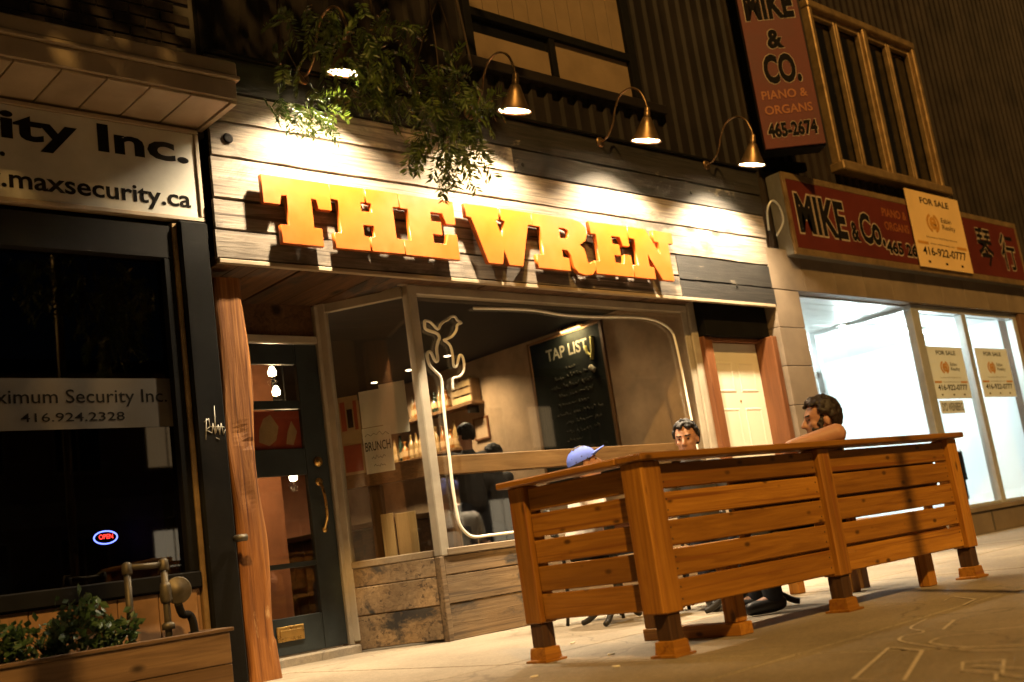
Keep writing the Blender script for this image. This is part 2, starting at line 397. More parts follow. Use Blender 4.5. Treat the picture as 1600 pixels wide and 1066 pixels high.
siding(bar, 8.06, 9.72, 3.9, 8.6, .09, M_siding); siding(bar, 5.86, 8.06, 6.3, 8.6, .09, M_siding)
# upstairs window
uw = link('upper_window', None, None, bar, (6.96, .1, 4.6))
box('sill', (5.80, 8.34), (.03, .13), (4.50, 4.59), M_siding, uw, .006)
box('frame', (5.86, 5.94), (.07, .14), (4.59, 6.3), M_dark, uw); box('frame', (7.95, 8.06), (.07, .14), (4.59, 6.3), M_dark, uw)
box('rail', (5.94, 7.95), (.075, .135), (4.995, 5.075), M_dark, uw); box('mullion', (6.86, 6.93), (.08, .13), (4.59, 4.995), M_dark, uw)
box('pane', (5.94, 6.86), (.118, .124), (4.59, 4.995), M_darkglass, uw, 0); box('pane', (6.93, 7.95), (.118, .124), (4.59, 4.995), M_blind, uw, 0)
for i in range(11):
    a = 5.95+i*.182; box('blind_slat', (a, a+.176), (.112, .118), (5.08, 6.3), M_blind, uw, .002)
box('half_blind', (5.95, 6.85), (.108, .114), (4.62, 4.86), M_blind, uw, 0)

# ---------------------------------------------------------------- barn board fascia with raised letters
sign = thing('wooden_shop_sign', (6.4, 0, 2.6), 'long weathered barn board fascia with raised orange letters over the storefront', 'sign')
box('backing', (3.40, 9.48), (.03, .088), (2.63, 4.03), M_dark, sign, 0)
def plank(x0, x1, z0, z1, kind, proud=0):
    bm = bmesh.new(); nx = max(6, int((x1-x0)/.09)); d = .032
    ph = rnd.uniform(0, 9); cx, cz = (x0+x1)/2, (z0+z1)/2; F = []; B = []
    for i in range(nx+1):
        x = x0+(x1-x0)*i/nx
        e0 = .004*math.sin(x*5.1+ph)+.003*math.sin(x*17+2*ph)+rnd.uniform(-.0015, .0015); e1 = .004*math.sin(x*4.3+ph*2)+rnd.uniform(-.0015, .0015)
        ex = rnd.uniform(-.004, .004) if 0 < i < nx else 0
        r = []
        for (z, y) in ((z0+.003+e0*.6, 0), (z0+.003+e0*.6+.006, -d), (z1-.003+e1*.6-.006, -d), (z1-.003+e1*.6, 0)):
            r.append(bm.verts.new((x-cx+ex, y-proud, z-cz)))
        F.append(r)
    for i in range(nx):
        for k in range(3): bm.faces.new((F[i][k], F[i+1][k], F[i+1][k+1], F[i][k+1]))
    bm.faces.new(F[0]); bm.faces.new(F[-1][::-1])
    me = bmesh_to('plank', bm); me.materials.append(W[kind])
    return link('plank', me, None, sign, (cx, .03, cz))
rows = [(3.80, 4.06, [(3.40, 5.3, 'char'), (5.3, 9.62, 'char')]), (3.58, 3.80, [(3.39, 6.1, 'barn'), (6.1, 9.60, 'char')]),
        (3.33, 3.58, [(3.38, 5.95, 'barn'), (5.95, 9.58, 'barn')]), (3.04, 3.33, [(3.37, 7.2, 'barn'), (7.2, 9.56, 'barn')]),
        (2.83, 3.04, [(3.36, 6.7, 'barn'), (6.7, 8.02, 'barn')]), (2.63, 2.83, [(3.35, 5.4, 'barn'), (5.4, 8.02, 'barn')]), (2.80, 3.04, [(8.03, 9.52, 'char')]), (2.61, 2.80, [(8.03, 9.53, 'char')])]
for z0, z1, l in rows:
    for x0, x1, k in l: plank(x0, x1, z0, z1, k, rnd.uniform(0, .006))
box('bottom_trim', (3.36, 9.50), (-.012, .028), (2.598, 2.628), W['sill'], sign, .004)
box('cap_strip', (3.40, 9.62), (-.03, .09), (4.062, 4.085), M_dark, sign, .004)
lathe('bolt_hole', [(0, 0), (.032, 0), (.036, .008), (.022, .012), (0, .010)], M_black, sign, (3.50, -.012, 3.46)).rotation_euler = FRONT
for bx_, bz in ((8.43, 3.69), (6.20, 3.66), (8.9, 2.78), (5.2, 3.42)):
    lathe('bolt_hole', [(0, 0), (.016, 0), (.018, .004), (.010, .006), (0, .005)], M_black, sign, (bx_, -.008, bz), share='bolt').rotation_euler = FRONT
LET = {'T': [[(0, 1), (1, 1), (1, .58), (.80, .58), (.78, .72), (.70, .73), (.70, .27), (.82, .27), (.82, 0), (.22, 0), (.22, .27), (.34, .27), (.34, .73), (.26, .72), (.23, .58), (0, .58)]],
 'H': [[(0, 1), (.485, 1), (.485, .78), (.42, .77), (.42, .62), (.58, .62), (.58, .77), (.515, .78), (.515, 1), (1, 1), (1, .77), (.9, .76), (.9, .24), (1, .23), (1, 0), (.515, 0), (.515, .22), (.58, .23), (.58, .41), (.42, .41), (.42, .23), (.485, .22), (.485, 0), (0, 0), (0, .23), (.1, .24), (.1, .76), (0, .77)]],
 'E': [[(0, 1), (1, 1), (1, .60), (.82, .60), (.77, .77), (.54, .77), (.54, .61), (.72, .61), (.72, .40), (.54, .40), (.54, .24), (.78, .24), (.83, .42), (1, .42), (1, 0), (0, 0), (0, .24), (.13, .24), (.13, .77), (0, .77)]],
 'W': [[(0, 1), (.48, 1), (.48, .80), (.43, .78), (.50, .48), (.57, .78), (.52, .80), (.52, 1), (1, 1), (1, .78), (.93, .77), (.76, 0), (.55, 0), (.5, .26), (.45, 0), (.24, 0), (.07, .77), (0, .78)]],
 'R': [[(0, 1), (.70, 1), (.84, .96), (.92, .87), (.93, .74), (.88, .61), (.77, .52), (.84, .45), (.86, .32), (.87, .20), (.91, .17), (.95, .21), (1, .20), (1, .08), (.93, -.02), (.80, -.05), (.68, -.02), (.61, .08), (.59, .30), (.53, .39), (.44, .39), (.44, .24), (.54, .23), (.54, 0), (0, 0), (0, .24), (.12, .24), (.12, .77), (0, .77)], [(.44, .60), (.44, .80), (.54, .80), (.60, .77), (.60, .64), (.54, .60)]],
 'N': [[(0, 1), (.40, 1), (.66, .50), (.66, .77), (.56, .78), (.56, 1), (1, 1), (1, .78), (.88, .77), (.88, 0), (.62, 0), (.36, .50), (.36, .24), (.46, .23), (.46, 0), (0, 0), (0, .24), (.12, .24), (.12, .77), (0, .78)]]}
for ch, x0, x1 in (('T', 3.67, 4.195), ('H', 4.20, 4.785), ('E', 4.795, 5.30), ('W', 5.42, 6.115), ('R', 6.12, 6.795), ('E', 6.80, 7.275), ('N', 7.285, 7.895)):
    me = shape_mesh('letter', [[(a*(x1-x0), q*.46) for a, q in s] for s in LET[ch]], .018, .0025); me.materials.clear(); me.materials.append(M_orange)
    o = link('letter', me, None, sign, (x0, -.078, 2.742), (R(90), R(rnd.uniform(-.5, .5)), 0)); o['label'] = 'orange slab serif letter ' + ch
    for sx in (.3, .6):
        pass
# stand-off pins behind letters
for x in (3.95, 4.30, 4.68, 5.0, 5.6, 5.95, 6.3, 6.9, 7.4, 7.8):
    tube('stand_off_pin', [(x, -.077, 3.12), (x, .0, 3.12)], .008, M_dark, sign, 6)

# ---------------------------------------------------------------- gooseneck lamps
def gooseneck(x, label):
    g_ = thing('gooseneck_lamp', (x, 0, 4.02), label, 'lamp', 'gooseneck lamps along the top of the barn board sign')
    pl = lathe('wall_plate', [(0, .02), (.035, .02), (.05, .012), (.052, 0), (0, 0)], M_lamp, g_, (x, -.003, 4.02)); pl.rotation_euler = FRONT
    pts = catmull([(x, -.015, 4.02), (x, -.09, 4.03), (x, -.18, 4.11), (x, -.24, 4.24), (x, -.32, 4.335), (x, -.44, 4.355), (x, -.535, 4.29), (x, -.580, 4.18), (x, -.590, 4.10)], 6)
    tube('gooseneck', pts, .0095, M_lamp, g_, 10)
    TL = R(15); piv = Vector((x, -.590, 4.10)); ax = Vector((0, math.sin(TL), -math.cos(TL)))      # shade leans towards the boards
    def tilt(o, d): o.location = piv+ax*d-wloc(g_); o.rotation_euler = (TL, 0, 0)
    tilt(lathe('socket', [(0, .10), (.018, .10), (.024, .09), (.024, .06), (.028, .058), (.028, .02), (.032, 0), (0, 0)], M_lamp, g_), .085)
    tilt(lathe('shade', [(.026, .205), (.036, .20), (.062, .14), (.10, .05), (.132, 0), (.135, -.006), (.129, -.006), (.098, .045), (.058, .135), (.03, .19)], M_lamp, g_, (0, 0, 0), 28), .275)
    tilt(lathe('shade_lining', [(.1285, -.004), (.097, .043), (.057, .132), (.02, .186)], M_lampin, g_, (0, 0, 0), 28), .275)
    tilt(lathe('bulb', [(0, .0), (.014, .003), (.020, .014), (.017, .03), (.010, .045), (.009, .06), (0, .06)], M_bulb, g_, (0, 0, 0), 16), .13)
    ld = bpy.data.lights.new('lamp_light', 'POINT'); ld.energy = LAMP_W; ld.color = LAMP_COL; ld.shadow_soft_size = .042
    tilt(link('lamp_light', ld, None, g_), .275-.122)
    return g_
for x, l in ((4.14, 'gooseneck lamp half hidden behind hanging leaves, leftmost of four'), (5.68, 'bronze gooseneck lamp beside the hanging foliage, second from left'),
             (7.22, 'bronze gooseneck lamp under the upstairs window corner, third from left'), (8.76, 'bronze gooseneck lamp nearest the red vertical sign')):
    gooseneck(x, l)

# ---------------------------------------------------------------- storefront: front window, angled window, low wall
CA, CB = (4.86, .035), (4.47, .625)      # angled pane, plan line
store = thing('storefront_window', (5.0, .03, 0), 'plate glass storefront with angled side pane above weathered plank low wall', 'shop front')
box('pane', (4.93, 8.06), (.045, .052), (.63, 2.47), M_glass, store, 0)
box('sill', (4.90, 8.10), (-.005, .11), (.575, .625), W['sill'], store, .006)
box('head_rail', (4.90, 8.10), (.02, .10), (2.47, 2.535), M_frame, store, .004)
box('mullion', (4.845, 4.925), (.0, .085), (.575, 2.535), M_frame, store, .008)
box('mullion', (8.07, 8.19), (.0, .09), (.05, 2.60), M_frame, store, .008)
box('inner_bead', (8.00, 8.066), (.022, .04), (.63, 2.47), M_frame, store, .004)
obox('pane', (4.835, .07), (4.50, .575), .007, .63, 2.45, M_glass, store, 0, 0)
obox('sill', (4.845, .075), (4.475, .63), .09, .575, .625, W['sill'], store, 0, .006)
obox('head_rail', (4.84, .07), (4.49, .60), .05, 2.45, 2.53, M_frame, store, 0, .004)
obox('mullion', (4.505, .57), (4.455, .645), .075, .08, 2.53, M_frame, store, 0, .006)
for (z0, z1) in ((.0, .245), (.25, .44), (.445, .572)):
    box('plank', (4.87, 8.10), (.012+rnd.uniform(-.006, .004), .06), (z0, z1), W['low'], store, .005)
    obox('plank', (4.835, .06), (4.47, .625), .05, max(z0, .02), z1, W['low'], store, rnd.uniform(0, .008), .005)
box('corner_board', (4.825, 4.868), (.0, .06), (.0, .573), W['low'], store, .004)
# white rope tube around the glass: bird on a cactus and border
T1 = [(4.980,2.288),(5.032,2.279),(5.092,2.226),(5.123,2.262),(5.160,2.288),(5.200,2.303),(5.231,2.327),(5.274,2.330),(5.296,2.301),(5.330,2.285),(5.286,2.268),(5.270,2.226),(5.225,2.180),(5.175,2.157),(5.137,2.147),(5.162,2.132),(5.189,2.106),(5.200,2.063),(5.201,2.005),(5.198,1.954),(5.223,1.947),(5.250,1.998),(5.271,2.035),(5.296,2.021),(5.301,1.962),(5.280,1.904),(5.238,1.871),(5.180,1.860),(5.166,1.831),(5.162,1.770)]
T2 = [(4.980,2.288),(4.975,2.230),(5.021,2.210),(5.081,2.194),(5.098,2.162),(5.080,2.133),(5.057,2.074),(5.056,2.002),(5.041,1.981),(5.020,2.002),(5.004,2.044),(4.979,2.055),(4.961,2.022),(4.972,1.958),(5.010,1.916),(5.056,1.873),(5.065,1.816),(5.057,1.717),(5.051,1.604),(5.047,1.436),(5.045,1.269),(5.040,1.076),(5.048,0.875),(5.066,0.784),(5.122,0.722),(5.185,0.697),(5.323,0.697),(5.481,0.696),(6.3,.70),(7.2,.70),(7.75,.71),(7.86,.80),(7.885,1.1),(7.874,1.482),(7.860,1.833),(7.840,2.169),(7.796,2.311),(7.602,2.393),(7.296,2.412),(6.803,2.394),(6.435,2.395),(6.176,2.416),(5.924,2.420),(5.472,2.406)]
neon = thing('window_tube_sign', (5.1, .03, .7), 'white tube bent into a bird on a cactus bordering the big window', 'window sign')
tube('bird_tube', catmull([(x, .022, z) for x, z in T1], 3), .0105, M_tube, neon, 6)
tube('border_tube', catmull([(x, .022, z) for x, z in T2], 3), .0115, M_tube, neon, 6)

# ---------------------------------------------------------------- rough timber post
from mathutils import noise as mn
pm = bmesh.new(); rings = []; NP = 28
for i in range(91):
    z = 2.53*i/90
    l = 3.350+.010*math.sin(z*3.1)+.012*math.sin(z*7+1); r = 3.570+.012*math.sin(z*2.3+2)-.012*math.sin(z*6)-(.02*max(0, z-1.9))
    if z < .25: r += .012
    f0, b0 = .078+.006*math.sin(z*5), .275; ring = []
    for k in range(NP):
        a_ = 2*math.pi*k/NP; ca, sa = math.cos(a_), math.sin(a_); e = .42
        x_ = math.copysign(abs(ca)**e, ca); y_ = math.copysign(abs(sa)**e, sa)
        px_, py_ = (l+r)/2+x_*(r-l)/2, (f0+b0)/2+y_*(b0-f0)/2
        nv = mn.noise(Vector((px_*14, py_*14, z*1.6)))*.006+mn.noise(Vector((px_*45, py_*45, z*3)))*.0035
        crk = .010*max(0, 1-abs(px_-(3.445+.012*math.sin(z*2.1)))/.007)*(1 if .9 < z < 2.2 else 0)+.008*max(0, 1-abs(px_-(3.50+.010*math.sin(z*3+1)))/.006)*(1 if .2 < z < 1.5 else 0)
        kn = .012*math.exp(-((px_-3.515)**2+(z-1.45)**2)/.0006)
        ring.append(pm.verts.new((px_-3.46+nv*x_, py_+nv*y_+(crk+kn)*(1 if y_ < 0 else 0), z)))
    rings.append(ring)
for i in range(90):
    for k in range(NP): pm.faces.new((rings[i][k], rings[i][(k+1) % NP], rings[i+1][(k+1) % NP], rings[i+1][k]))
pm.faces.new(rings[0][::-1]); pm.faces.new(rings[-1])
post = tag(link('timber_post', bmesh_to('timber_post', pm), W['timber'], None, (3.46, 0, 0)), 'rough live edge orange timber post holding up the sign corner by the door', 'post')

# ---------------------------------------------------------------- entrance door
dr = thing('entrance_door', (3.95, .63, .07), 'dark green bar door with stacked glass panes and brass pull handle', 'door')
box('threshold', (3.35, 4.46), (.52, .78), (.0, .075), M_conc, dr, .01)
Y0, Y1 = .625, .67
box('stile', (4.23, 4.415), (Y0, Y1), (.085, 2.24), M_door, dr); box('stile', (3.52, 3.70), (Y0, Y1), (.085, 2.24), M_door, dr)
for z0, z1 in ((.085, .33), (1.29, 1.48), (1.765, 1.825), (2.09, 2.24), (.655, .69)):
    box('rail', (3.70, 4.23), (Y0+.002, Y1-.002), (z0, z1), M_door, dr)
for z0, z1 in ((.33, .655), (.69, 1.29), (1.48, 1.765), (1.825, 2.09)):
    box('pane', (3.70, 4.23), (.645, .650), (z0, z1), M_glass, dr, 0)
box('frame', (4.418, 4.465), (.60, .70), (.075, 2.53), M_frame, dr); box('frame', (3.31, 4.418), (.605, .69), (2.245, 2.30), M_frame, dr)
box('transom', (3.31, 4.418), (.64, .67), (2.30, 2.54), W['soffit'], dr)
box('mail_slot', (3.86, 4.07), (.612, .624), (.175, .275), M_brass, dr, .004); box('mail_flap', (3.88, 4.05), (.606, .6115), (.20, .25), M_brass, dr, .002)
lathe('deadbolt', [(0, .022), (.020, .022), (.024, .016), (.034, .012), (.038, 0), (0, 0)], M_brass, dr, (4.325, .624, 1.375)).rotation_euler = FRONT
tube('pull_handle', catmull([(4.315, .618, 1.22), (4.315, .585, 1.19), (4.318, .565, 1.09), (4.32, .57, .98), (4.322, .60, .93), (4.322, .622, .90)], 5), .011, M_brass, dr, 8)
lathe('handle_plate', [(0, .012), (.026, .010), (.030, 0), (0, 0)], M_brass, dr, (4.315, .624, 1.23)).rotation_euler = FRONT
lathe('handle_plate', [(0, .012), (.018, .010), (.022, 0), (0, 0)], M_brass, dr, (4.322, .624, .89)).rotation_euler = FRONT
pst = box('door_poster', (3.70, 4.23), (.655, .657), (1.48, 1.765), M_posterred, None, 0); tag(pst, 'reddish poster taped behind the second pane of the dark door', 'poster')
for sp_ in ([(.02, .05), (.10, .02), (.16, .06), (.19, .16), (.13, .25), (.07, .22), (.03, .14)], [(.24, .03), (.30, .02), (.34, .12), (.30, .20), (.26, .12)]):
    me = shape_mesh('print', [[(q[0], q[1]) for q in sp_]], .0006); me.materials.clear(); me.materials.append(M_postertan); link('print', me, None, pst, (3.86, .6535, 1.49), FRONT)
pst.location += Vector((.15, .23, .03))

# ---------------------------------------------------------------- bar interior
chb = thing('chalkboard_menu', (8.1, 1.65, 1.4), 'tall chalkboard tap list in brown frame on the plaster wall', 'chalkboard')
SIDE = (math.pi/2, 0, -math.pi/2)
box('board', (8.095, 8.118), (1.10, 2.16), (1.05, 2.69), M_chalkb, chb, 0)
for a in ((1.06, 1.10, 1.02, 2.72), (2.16, 2.20, 1.02, 2.72)): box('frame', (8.085, 8.118), a[:2], a[2:], W['counter_z'], chb, .004)
box('frame', (8.085, 8.118), (1.10, 2.16), (2.69, 2.72), W['counter_y'], chb, .004)
text('lettering', 'TAP LIST', (8.0935, 1.92, 2.455), 1, M_chalk, chb, SIDE, .02, .62, .13)
def scribble(place, width, h, m, par, rr):
    n = max(8, int(width/.022)); pts = [place(width*i/n, h*(rnd.uniform(.35, 1) if i % 2 else rnd.uniform(-.15, .3))) for i in range(n+1)]
    return tube('scrawl', catmull(pts, 2), rr, m, par, 4)
zz = 2.33
for wd in (.16, .5, .62, .6, .5, .7, .52, .5, .34, .6, .5, .52):
    k0 = 1.60+wd/2-rnd.uniform(-.05, .1); words = []
    while wd > .05:
        ww = min(wd, rnd.uniform(.10, .26)); z_ = zz+rnd.uniform(-.008, .008)
        scribble(lambda q, e: (8.0925, k0-q, z_+e), ww, .045, M_chalkdim, chb, .0035); k0 -= ww+.035; wd -= ww+.035
    zz -= .098
def blob(name, pts, rr, m, par): return tube(name, catmull(pts, 4), rr, m, par, 8)
for pts, rr in (([(8.092, 1.22, 2.58), (8.092, 1.23, 2.45), (8.092, 1.26, 2.34)], .022), ([(8.092, 1.33, 2.50), (8.092, 1.31, 2.42), (8.092, 1.25, 2.38)], .016), ([(8.092, 1.30, 2.27), (8.092, 1.24, 2.22)], .03)):
    blob('chalk_cactus', pts, rr, M_chalky if rr < .03 else M_chalk, chb)
pl_ = thing('picture_light', (8.05, 1.5, 2.73), 'small brass picture light glowing above the chalkboard', 'lamp')
box('hood', (8.0, 8.10), (1.30, 1.62), (2.715, 2.745), M_brass, pl_, .008)
box('tube_bulb', (8.03, 8.06), (1.32, 1.60), (2.700, 2.714), emit('picture_bulb', (1, .7, .35), 3), pl_, .003)
ld = bpy.data.lights.new('picture_glow', 'AREA'); ld.shape = 'RECTANGLE'; ld.size = .04; ld.size_y = .28; ld.energy = 9; ld.color = (1, .72, .38)
lo = link('picture_glow', ld, None, pl_, (8.02, 1.46, 2.69)); lo.rotation_euler = (0, R(-28), 0)
for i, (x, y, l) in enumerate(((7.58, 4.4, 'glowing recessed ceiling light nearest the posters'), (7.58, 3.69, 'glowing recessed ceiling light in the middle of the row'), (7.57, 2.95, 'glowing recessed ceiling light inside the cactus tube outline'))):
    p_ = thing('ceiling_light', (x, y, 2.755), l, 'ceiling light', 'recessed lights over the bar')
    lathe('trim_ring', [(.037, 0), (.045, -.006), (.05, 0)], M_lampin, p_, (x, y, 2.758))
    lathe('lens', [(0, -.003), (.036, -.003), (.038, 0)], M_pot, p_, (x, y, 2.757))
    ld = bpy.data.lights.new('pot_glow', 'SPOT'); ld.energy = 120; ld.color = (1, .74, .44); ld.spot_size = R(140); ld.spot_blend = .7; ld.shadow_soft_size = .05
    link('pot_glow', ld, None, p_, (x, y, 2.74))
PEND = ((4.33, 1.30, 2.18), (4.47, 1.50, 2.06), (4.64, 1.65, 1.36))
for x, y, zp in PEND:
    p_ = thing('pendant_lamp', (x, y, zp), {1.30: 'upper glowing bulb seen through the top pane of the dark door', 1.50: 'lower glowing bulb seen through the top pane of the dark door', 1.65: 'glowing bulb seen through the tall lower pane of the dark door'}[y], 'lamp', 'bare bulb pendants inside the door')
    tube('cord', [(x, y, 2.755), (x, y, zp+.05)], .006, M_black, p_, 6)
    lathe('bulb', [(0, -.03), (.03, -.02), (.035, .01), (.018, .05), (0, .06)], M_pot, p_, (x, y, zp))
    ld = bpy.data.lights.new('pendant_glow', 'POINT'); ld.energy = 11; ld.color = (1, .66, .32); ld.shadow_soft_size = .04
    link('pendant_glow', ld, None, p_, (x, y, zp-.075))
p_ = thing('ceiling_light', (7.0, .55, 2.755), 'added unseen ceiling light just inside the head of the front window', 'ceiling light', 'recessed lights over the bar')  # extra lamp, hidden from the camera, added to brighten the plaster wall
lathe('trim_ring', [(.037, 0), (.045, -.006), (.05, 0)], M_lampin, p_, (7.0, .55, 2.758)); lathe('lens', [(0, -.003), (.036, -.003), (.038, 0)], M_pot, p_, (7.0, .55, 2.757))
ld = bpy.data.lights.new('pot_glow', 'SPOT'); ld.energy = 60; ld.color = (1, .74, .44); ld.spot_size = R(150); ld.spot_blend = .8; ld.shadow_soft_size = .05
link('pot_glow', ld, None, p_, (7.0, .55, 2.74))
# shelves and bottles
def shelf(y0, y1, z, label):
    s = thing('wall_shelf', (8.0, (y0+y1)/2, z), label, 'shelf')
    box('board', (7.92, 8.118), (y0, y1), (z-.035, z), W['shelf'], s, .003)
    for yy in (y0+.12, y1-.12): box('bracket', (7.96, 8.118), (yy-.012, yy+.012), (z-.12, z-.036), M_iron, s, .003)
shelf(3.05, 5.6, 2.26, 'upper wooden wall shelf crowded with bottles'); shelf(3.45, 5.6, 1.79, 'lower wooden wall shelf crowded with bottles')
BP = {'tall': [(0, 0), (.036, 0), (.038, .01), (.038, .17), (.030, .20), (.014, .235), (.013, .29), (.016, .292), (.016, .305), (0, .306)],
      'squat': [(0, 0), (.05, 0), (.052, .012), (.052, .12), (.036, .155), (.016, .175), (.015, .215), (.02, .217), (.02, .24), (0, .241)],
      'slim': [(0, 0), (.030, 0), (.031, .008), (.030, .21), (.013, .25), (.012, .31), (.015, .312), (.015, .33), (0, .331)]}
ORD = 'first second third fourth fifth sixth seventh eighth ninth tenth eleventh twelfth thirteenth fourteenth fifteenth sixteenth seventeenth eighteenth nineteenth twentieth'.split()
INSIDE = []
def bottle(x, y, z, k, m, label, grp):
    b_ = thing('bottle', (x, y, z), label, 'bottle', grp)
    lathe('glass', BP[k], m, b_, (x, y, z), 12, share='bt'+k+m.name)
    lathe('label_band', [(r_, z_) for r_, z_ in ((BP[k][2][0]+.001, .05), (BP[k][2][0]+.001, .12))], M_postertan, b_, (x, y, z), 12, share='lb'+k)
mats = [(M_amber, 'amber'), (M_green, 'dark'), (M_clearb, 'pale')]
y = 3.15; i = 0
while y < 4.95:
    k = ('tall', 'squat', 'slim')[rnd.randrange(3)]; m, cn = mats[rnd.randrange(3)]
    bottle(8.02+rnd.uniform(-.03, .03), y, 2.26, k, m, '%s liquor bottle, %s along the upper shelf from the crate end' % (cn, ORD[i]), 'bottles on the upper shelf'); y += rnd.uniform(.09, .17); i += 1
y = 3.55; i = 0
while y < 5.2:
    k = ('tall', 'squat', 'slim')[rnd.randrange(3)]; m, cn = mats[rnd.choice((0, 1, 2, 2, 0))]
    bottle(8.02+rnd.uniform(-.03, .03), y, 1.79, k, m, '%s liquor bottle, %s along the lower shelf from the chalkboard end' % (cn, ORD[i]), 'bottles on the lower shelf'); y += rnd.uniform(.085, .15); i += 1
cr_ = thing('wooden_crate', (8.0, 3.25, 2.262), 'small slatted wooden crate standing at the end of the upper shelf', 'crate')
for z in (2.27, 2.36, 2.45): box('slat', (7.95, 7.962), (3.08, 3.42), (z, z+.07), W['pale'], cr_, .002)
for yy in (3.08, 3.41): box('end_board', (7.963, 8.10), (yy-.01, yy+.01), (2.262, 2.53), W['counter_z'], cr_, .002)
pf = thing('framed_picture', (8.1, 3.2, 1.85), 'small brown framed picture under the shelf end', 'picture')
box('picture', (8.105, 8.118), (3.04, 3.26), (1.84, 2.06), M_plaster, pf, 0)
for a, b_ in (((3.02, 3.04), (1.82, 2.08)), ((3.26, 3.28), (1.82, 2.08))): box('frame', (8.095, 8.118), a, b_, W['brownz'], pf, .002)
for b_ in ((1.82, 1.84), (2.06, 2.08)): box('frame', (8.096, 8.118), (3.04, 3.26), b_, W['brownz'], pf, .002)
bc = thing('bar_counter', (7.0, 4.2, 0), 'long wooden bar counter below the bottle shelves', 'bar counter')
box('top', (6.72, 7.32), (2.9, 5.9), (1.04, 1.10), W['counter_y'], bc, .006)
for i in range(12): box('front_board', (6.86, 6.885), (2.95+i*.245, 2.95+i*.245+.24), (.06, 1.04), W['soffit'], bc, .004)
box('end_board', (6.886, 7.25), (2.93, 2.955), (.06, 1.04), W['soffit'], bc, .004)
# window drink rail following the glass
dk = thing('window_counter', (5.2, .25, .06), 'thick timber drink counter running along the inside of the window', 'counter')
box('front_beam', (4.98, 8.05), (.16, .24), (1.165, 1.305), W['counter_x'], dk, .006)
box('counter_top', (5.0, 8.05), (.241, .50), (1.25, 1.30), W['counter_x'], dk, .006)
obox('side_beam', (4.97, .20), (4.60, .76), .08, 1.165, 1.305, W['counter_y'], dk, -.04, .006)
for x in (5.18, 6.6, 7.9): box('leg', (x, x+.085), (.262, .345), (.06, 1.25), W['counter_z'], dk, .005)
obox('leg', (4.80, .56), (4.75, .635), .09, .06, 1.165, W['counter_z'], dk, -.02, .005)
lean = tag(obox('leaning_board', (4.83, .20), (4.74, .33), .02, .06, .92, W['pale'], None, 0, .003), 'pale plywood offcut leaning inside the angled window, right one', 'board')
lean2 = tag(obox('leaning_board', (4.735, .345), (4.685, .43), .02, .06, .93, W['pale'], None, 0, .003), 'pale plywood offcut leaning inside the angled window, left one', 'board')
# posters on the angled pane (inside)
dv = Vector((4.50-4.835, .575-.07)); 
def on_pane(f): p = Vector((4.835, .07))+dv*f; return (p.x, p.y)
def poster(f0, f1, z0, z1, m, label, inset=.012):
    return tag(obox('poster', on_pane(f0), on_pane(f1), .002, z0, z1, m, None, -inset, 0), label, 'poster')
prot = (math.pi/2, 0, math.atan2(-dv.y, -dv.x))
p1 = poster(.72, .985, 1.25, 1.84, M_postertan, 'beer poster with red shape on the angled window beside the door')
obox('print', on_pane(.74), on_pane(.97), .001, 1.27, 1.47, M_posterred, p1, -.008, 0); obox('print', on_pane(.90), on_pane(.965), .001, 1.58, 1.80, M_posterred, p1, -.008, 0)
obox('print', on_pane(.745), on_pane(.79), .001, 1.58, 1.80, M_posterred, p1, -.008, 0); obox('print', on_pane(.81), on_pane(.88), .001, 1.60, 1.74, M_ink, p1, -.008, 0)
poster(.43, .70, 1.58, 1.855, M_paper, 'blank side of a pale paper sheet on the angled window, left of two')
poster(.09, .43, 1.50, 1.885, M_paper, 'large blank white paper sheet on the angled window next to the corner mullion', .014)
p4 = poster(.34, .71, 1.235, 1.575, M_paper, 'white notice with hand lettered heading on the angled window')
def ptext(s, f, z, wd, h):
    x, y_ = on_pane(f); n = Vector((-dv.y, dv.x)).normalized()
    x -= n.x*.0085*1; y_ -= n.y*.0085*1
    return text('lettering', s, (x, y_, z), 1, M_chalkdim, p4, prot, .01, wd, h)
ptext('BRUNCH', .69, 1.40, .20, .07)
def pscr(f, z, wd, h):
    x, y_ = on_pane(f); n_ = Vector((-dv.y, dv.x)).normalized(); d_ = -dv.normalized()
    scribble(lambda q, e: (x-n_.x*.0085+d_.x*q, y_-n_.y*.0085+d_.y*q, z+e), wd, h, M_chalkdim, p4, .0018)
pscr(.68, 1.51, .19, .03); pscr(.62, 1.34, .11, .03); pscr(.60, 1.28, .09, .025)

# the glass front stands back under the sign board; set its pieces there
store.location = (5.18, .25, 0); store.scale = (1.036, 1.036, 1.036)
neon.location = (5.285, .25, .706); neon.scale = (1.036, 1.0, 1.036)
dr.location = (4.095, .86, .06); dr.scale = (1.03, 1.0, 1.03)
dk.location = (5.387, .478, .055); dk.scale = (1.03, 1.03, 1.03)
for o in list(col.objects):
    if o.parent is None and o.name.split('.')[0] in ('poster', 'leaning_board'): o.location += Vector((.165, .23, .03))
    if o.parent is None and o.name.split('.')[0] in ('chalkboard_menu', 'picture_light', 'wall_shelf', 'bottle', 'wooden_crate', 'framed_picture', 'ceiling_light', 'pendant_lamp'): o.location += Vector((.29, .30, .058))
bc.location += Vector((.25, .3, 0))
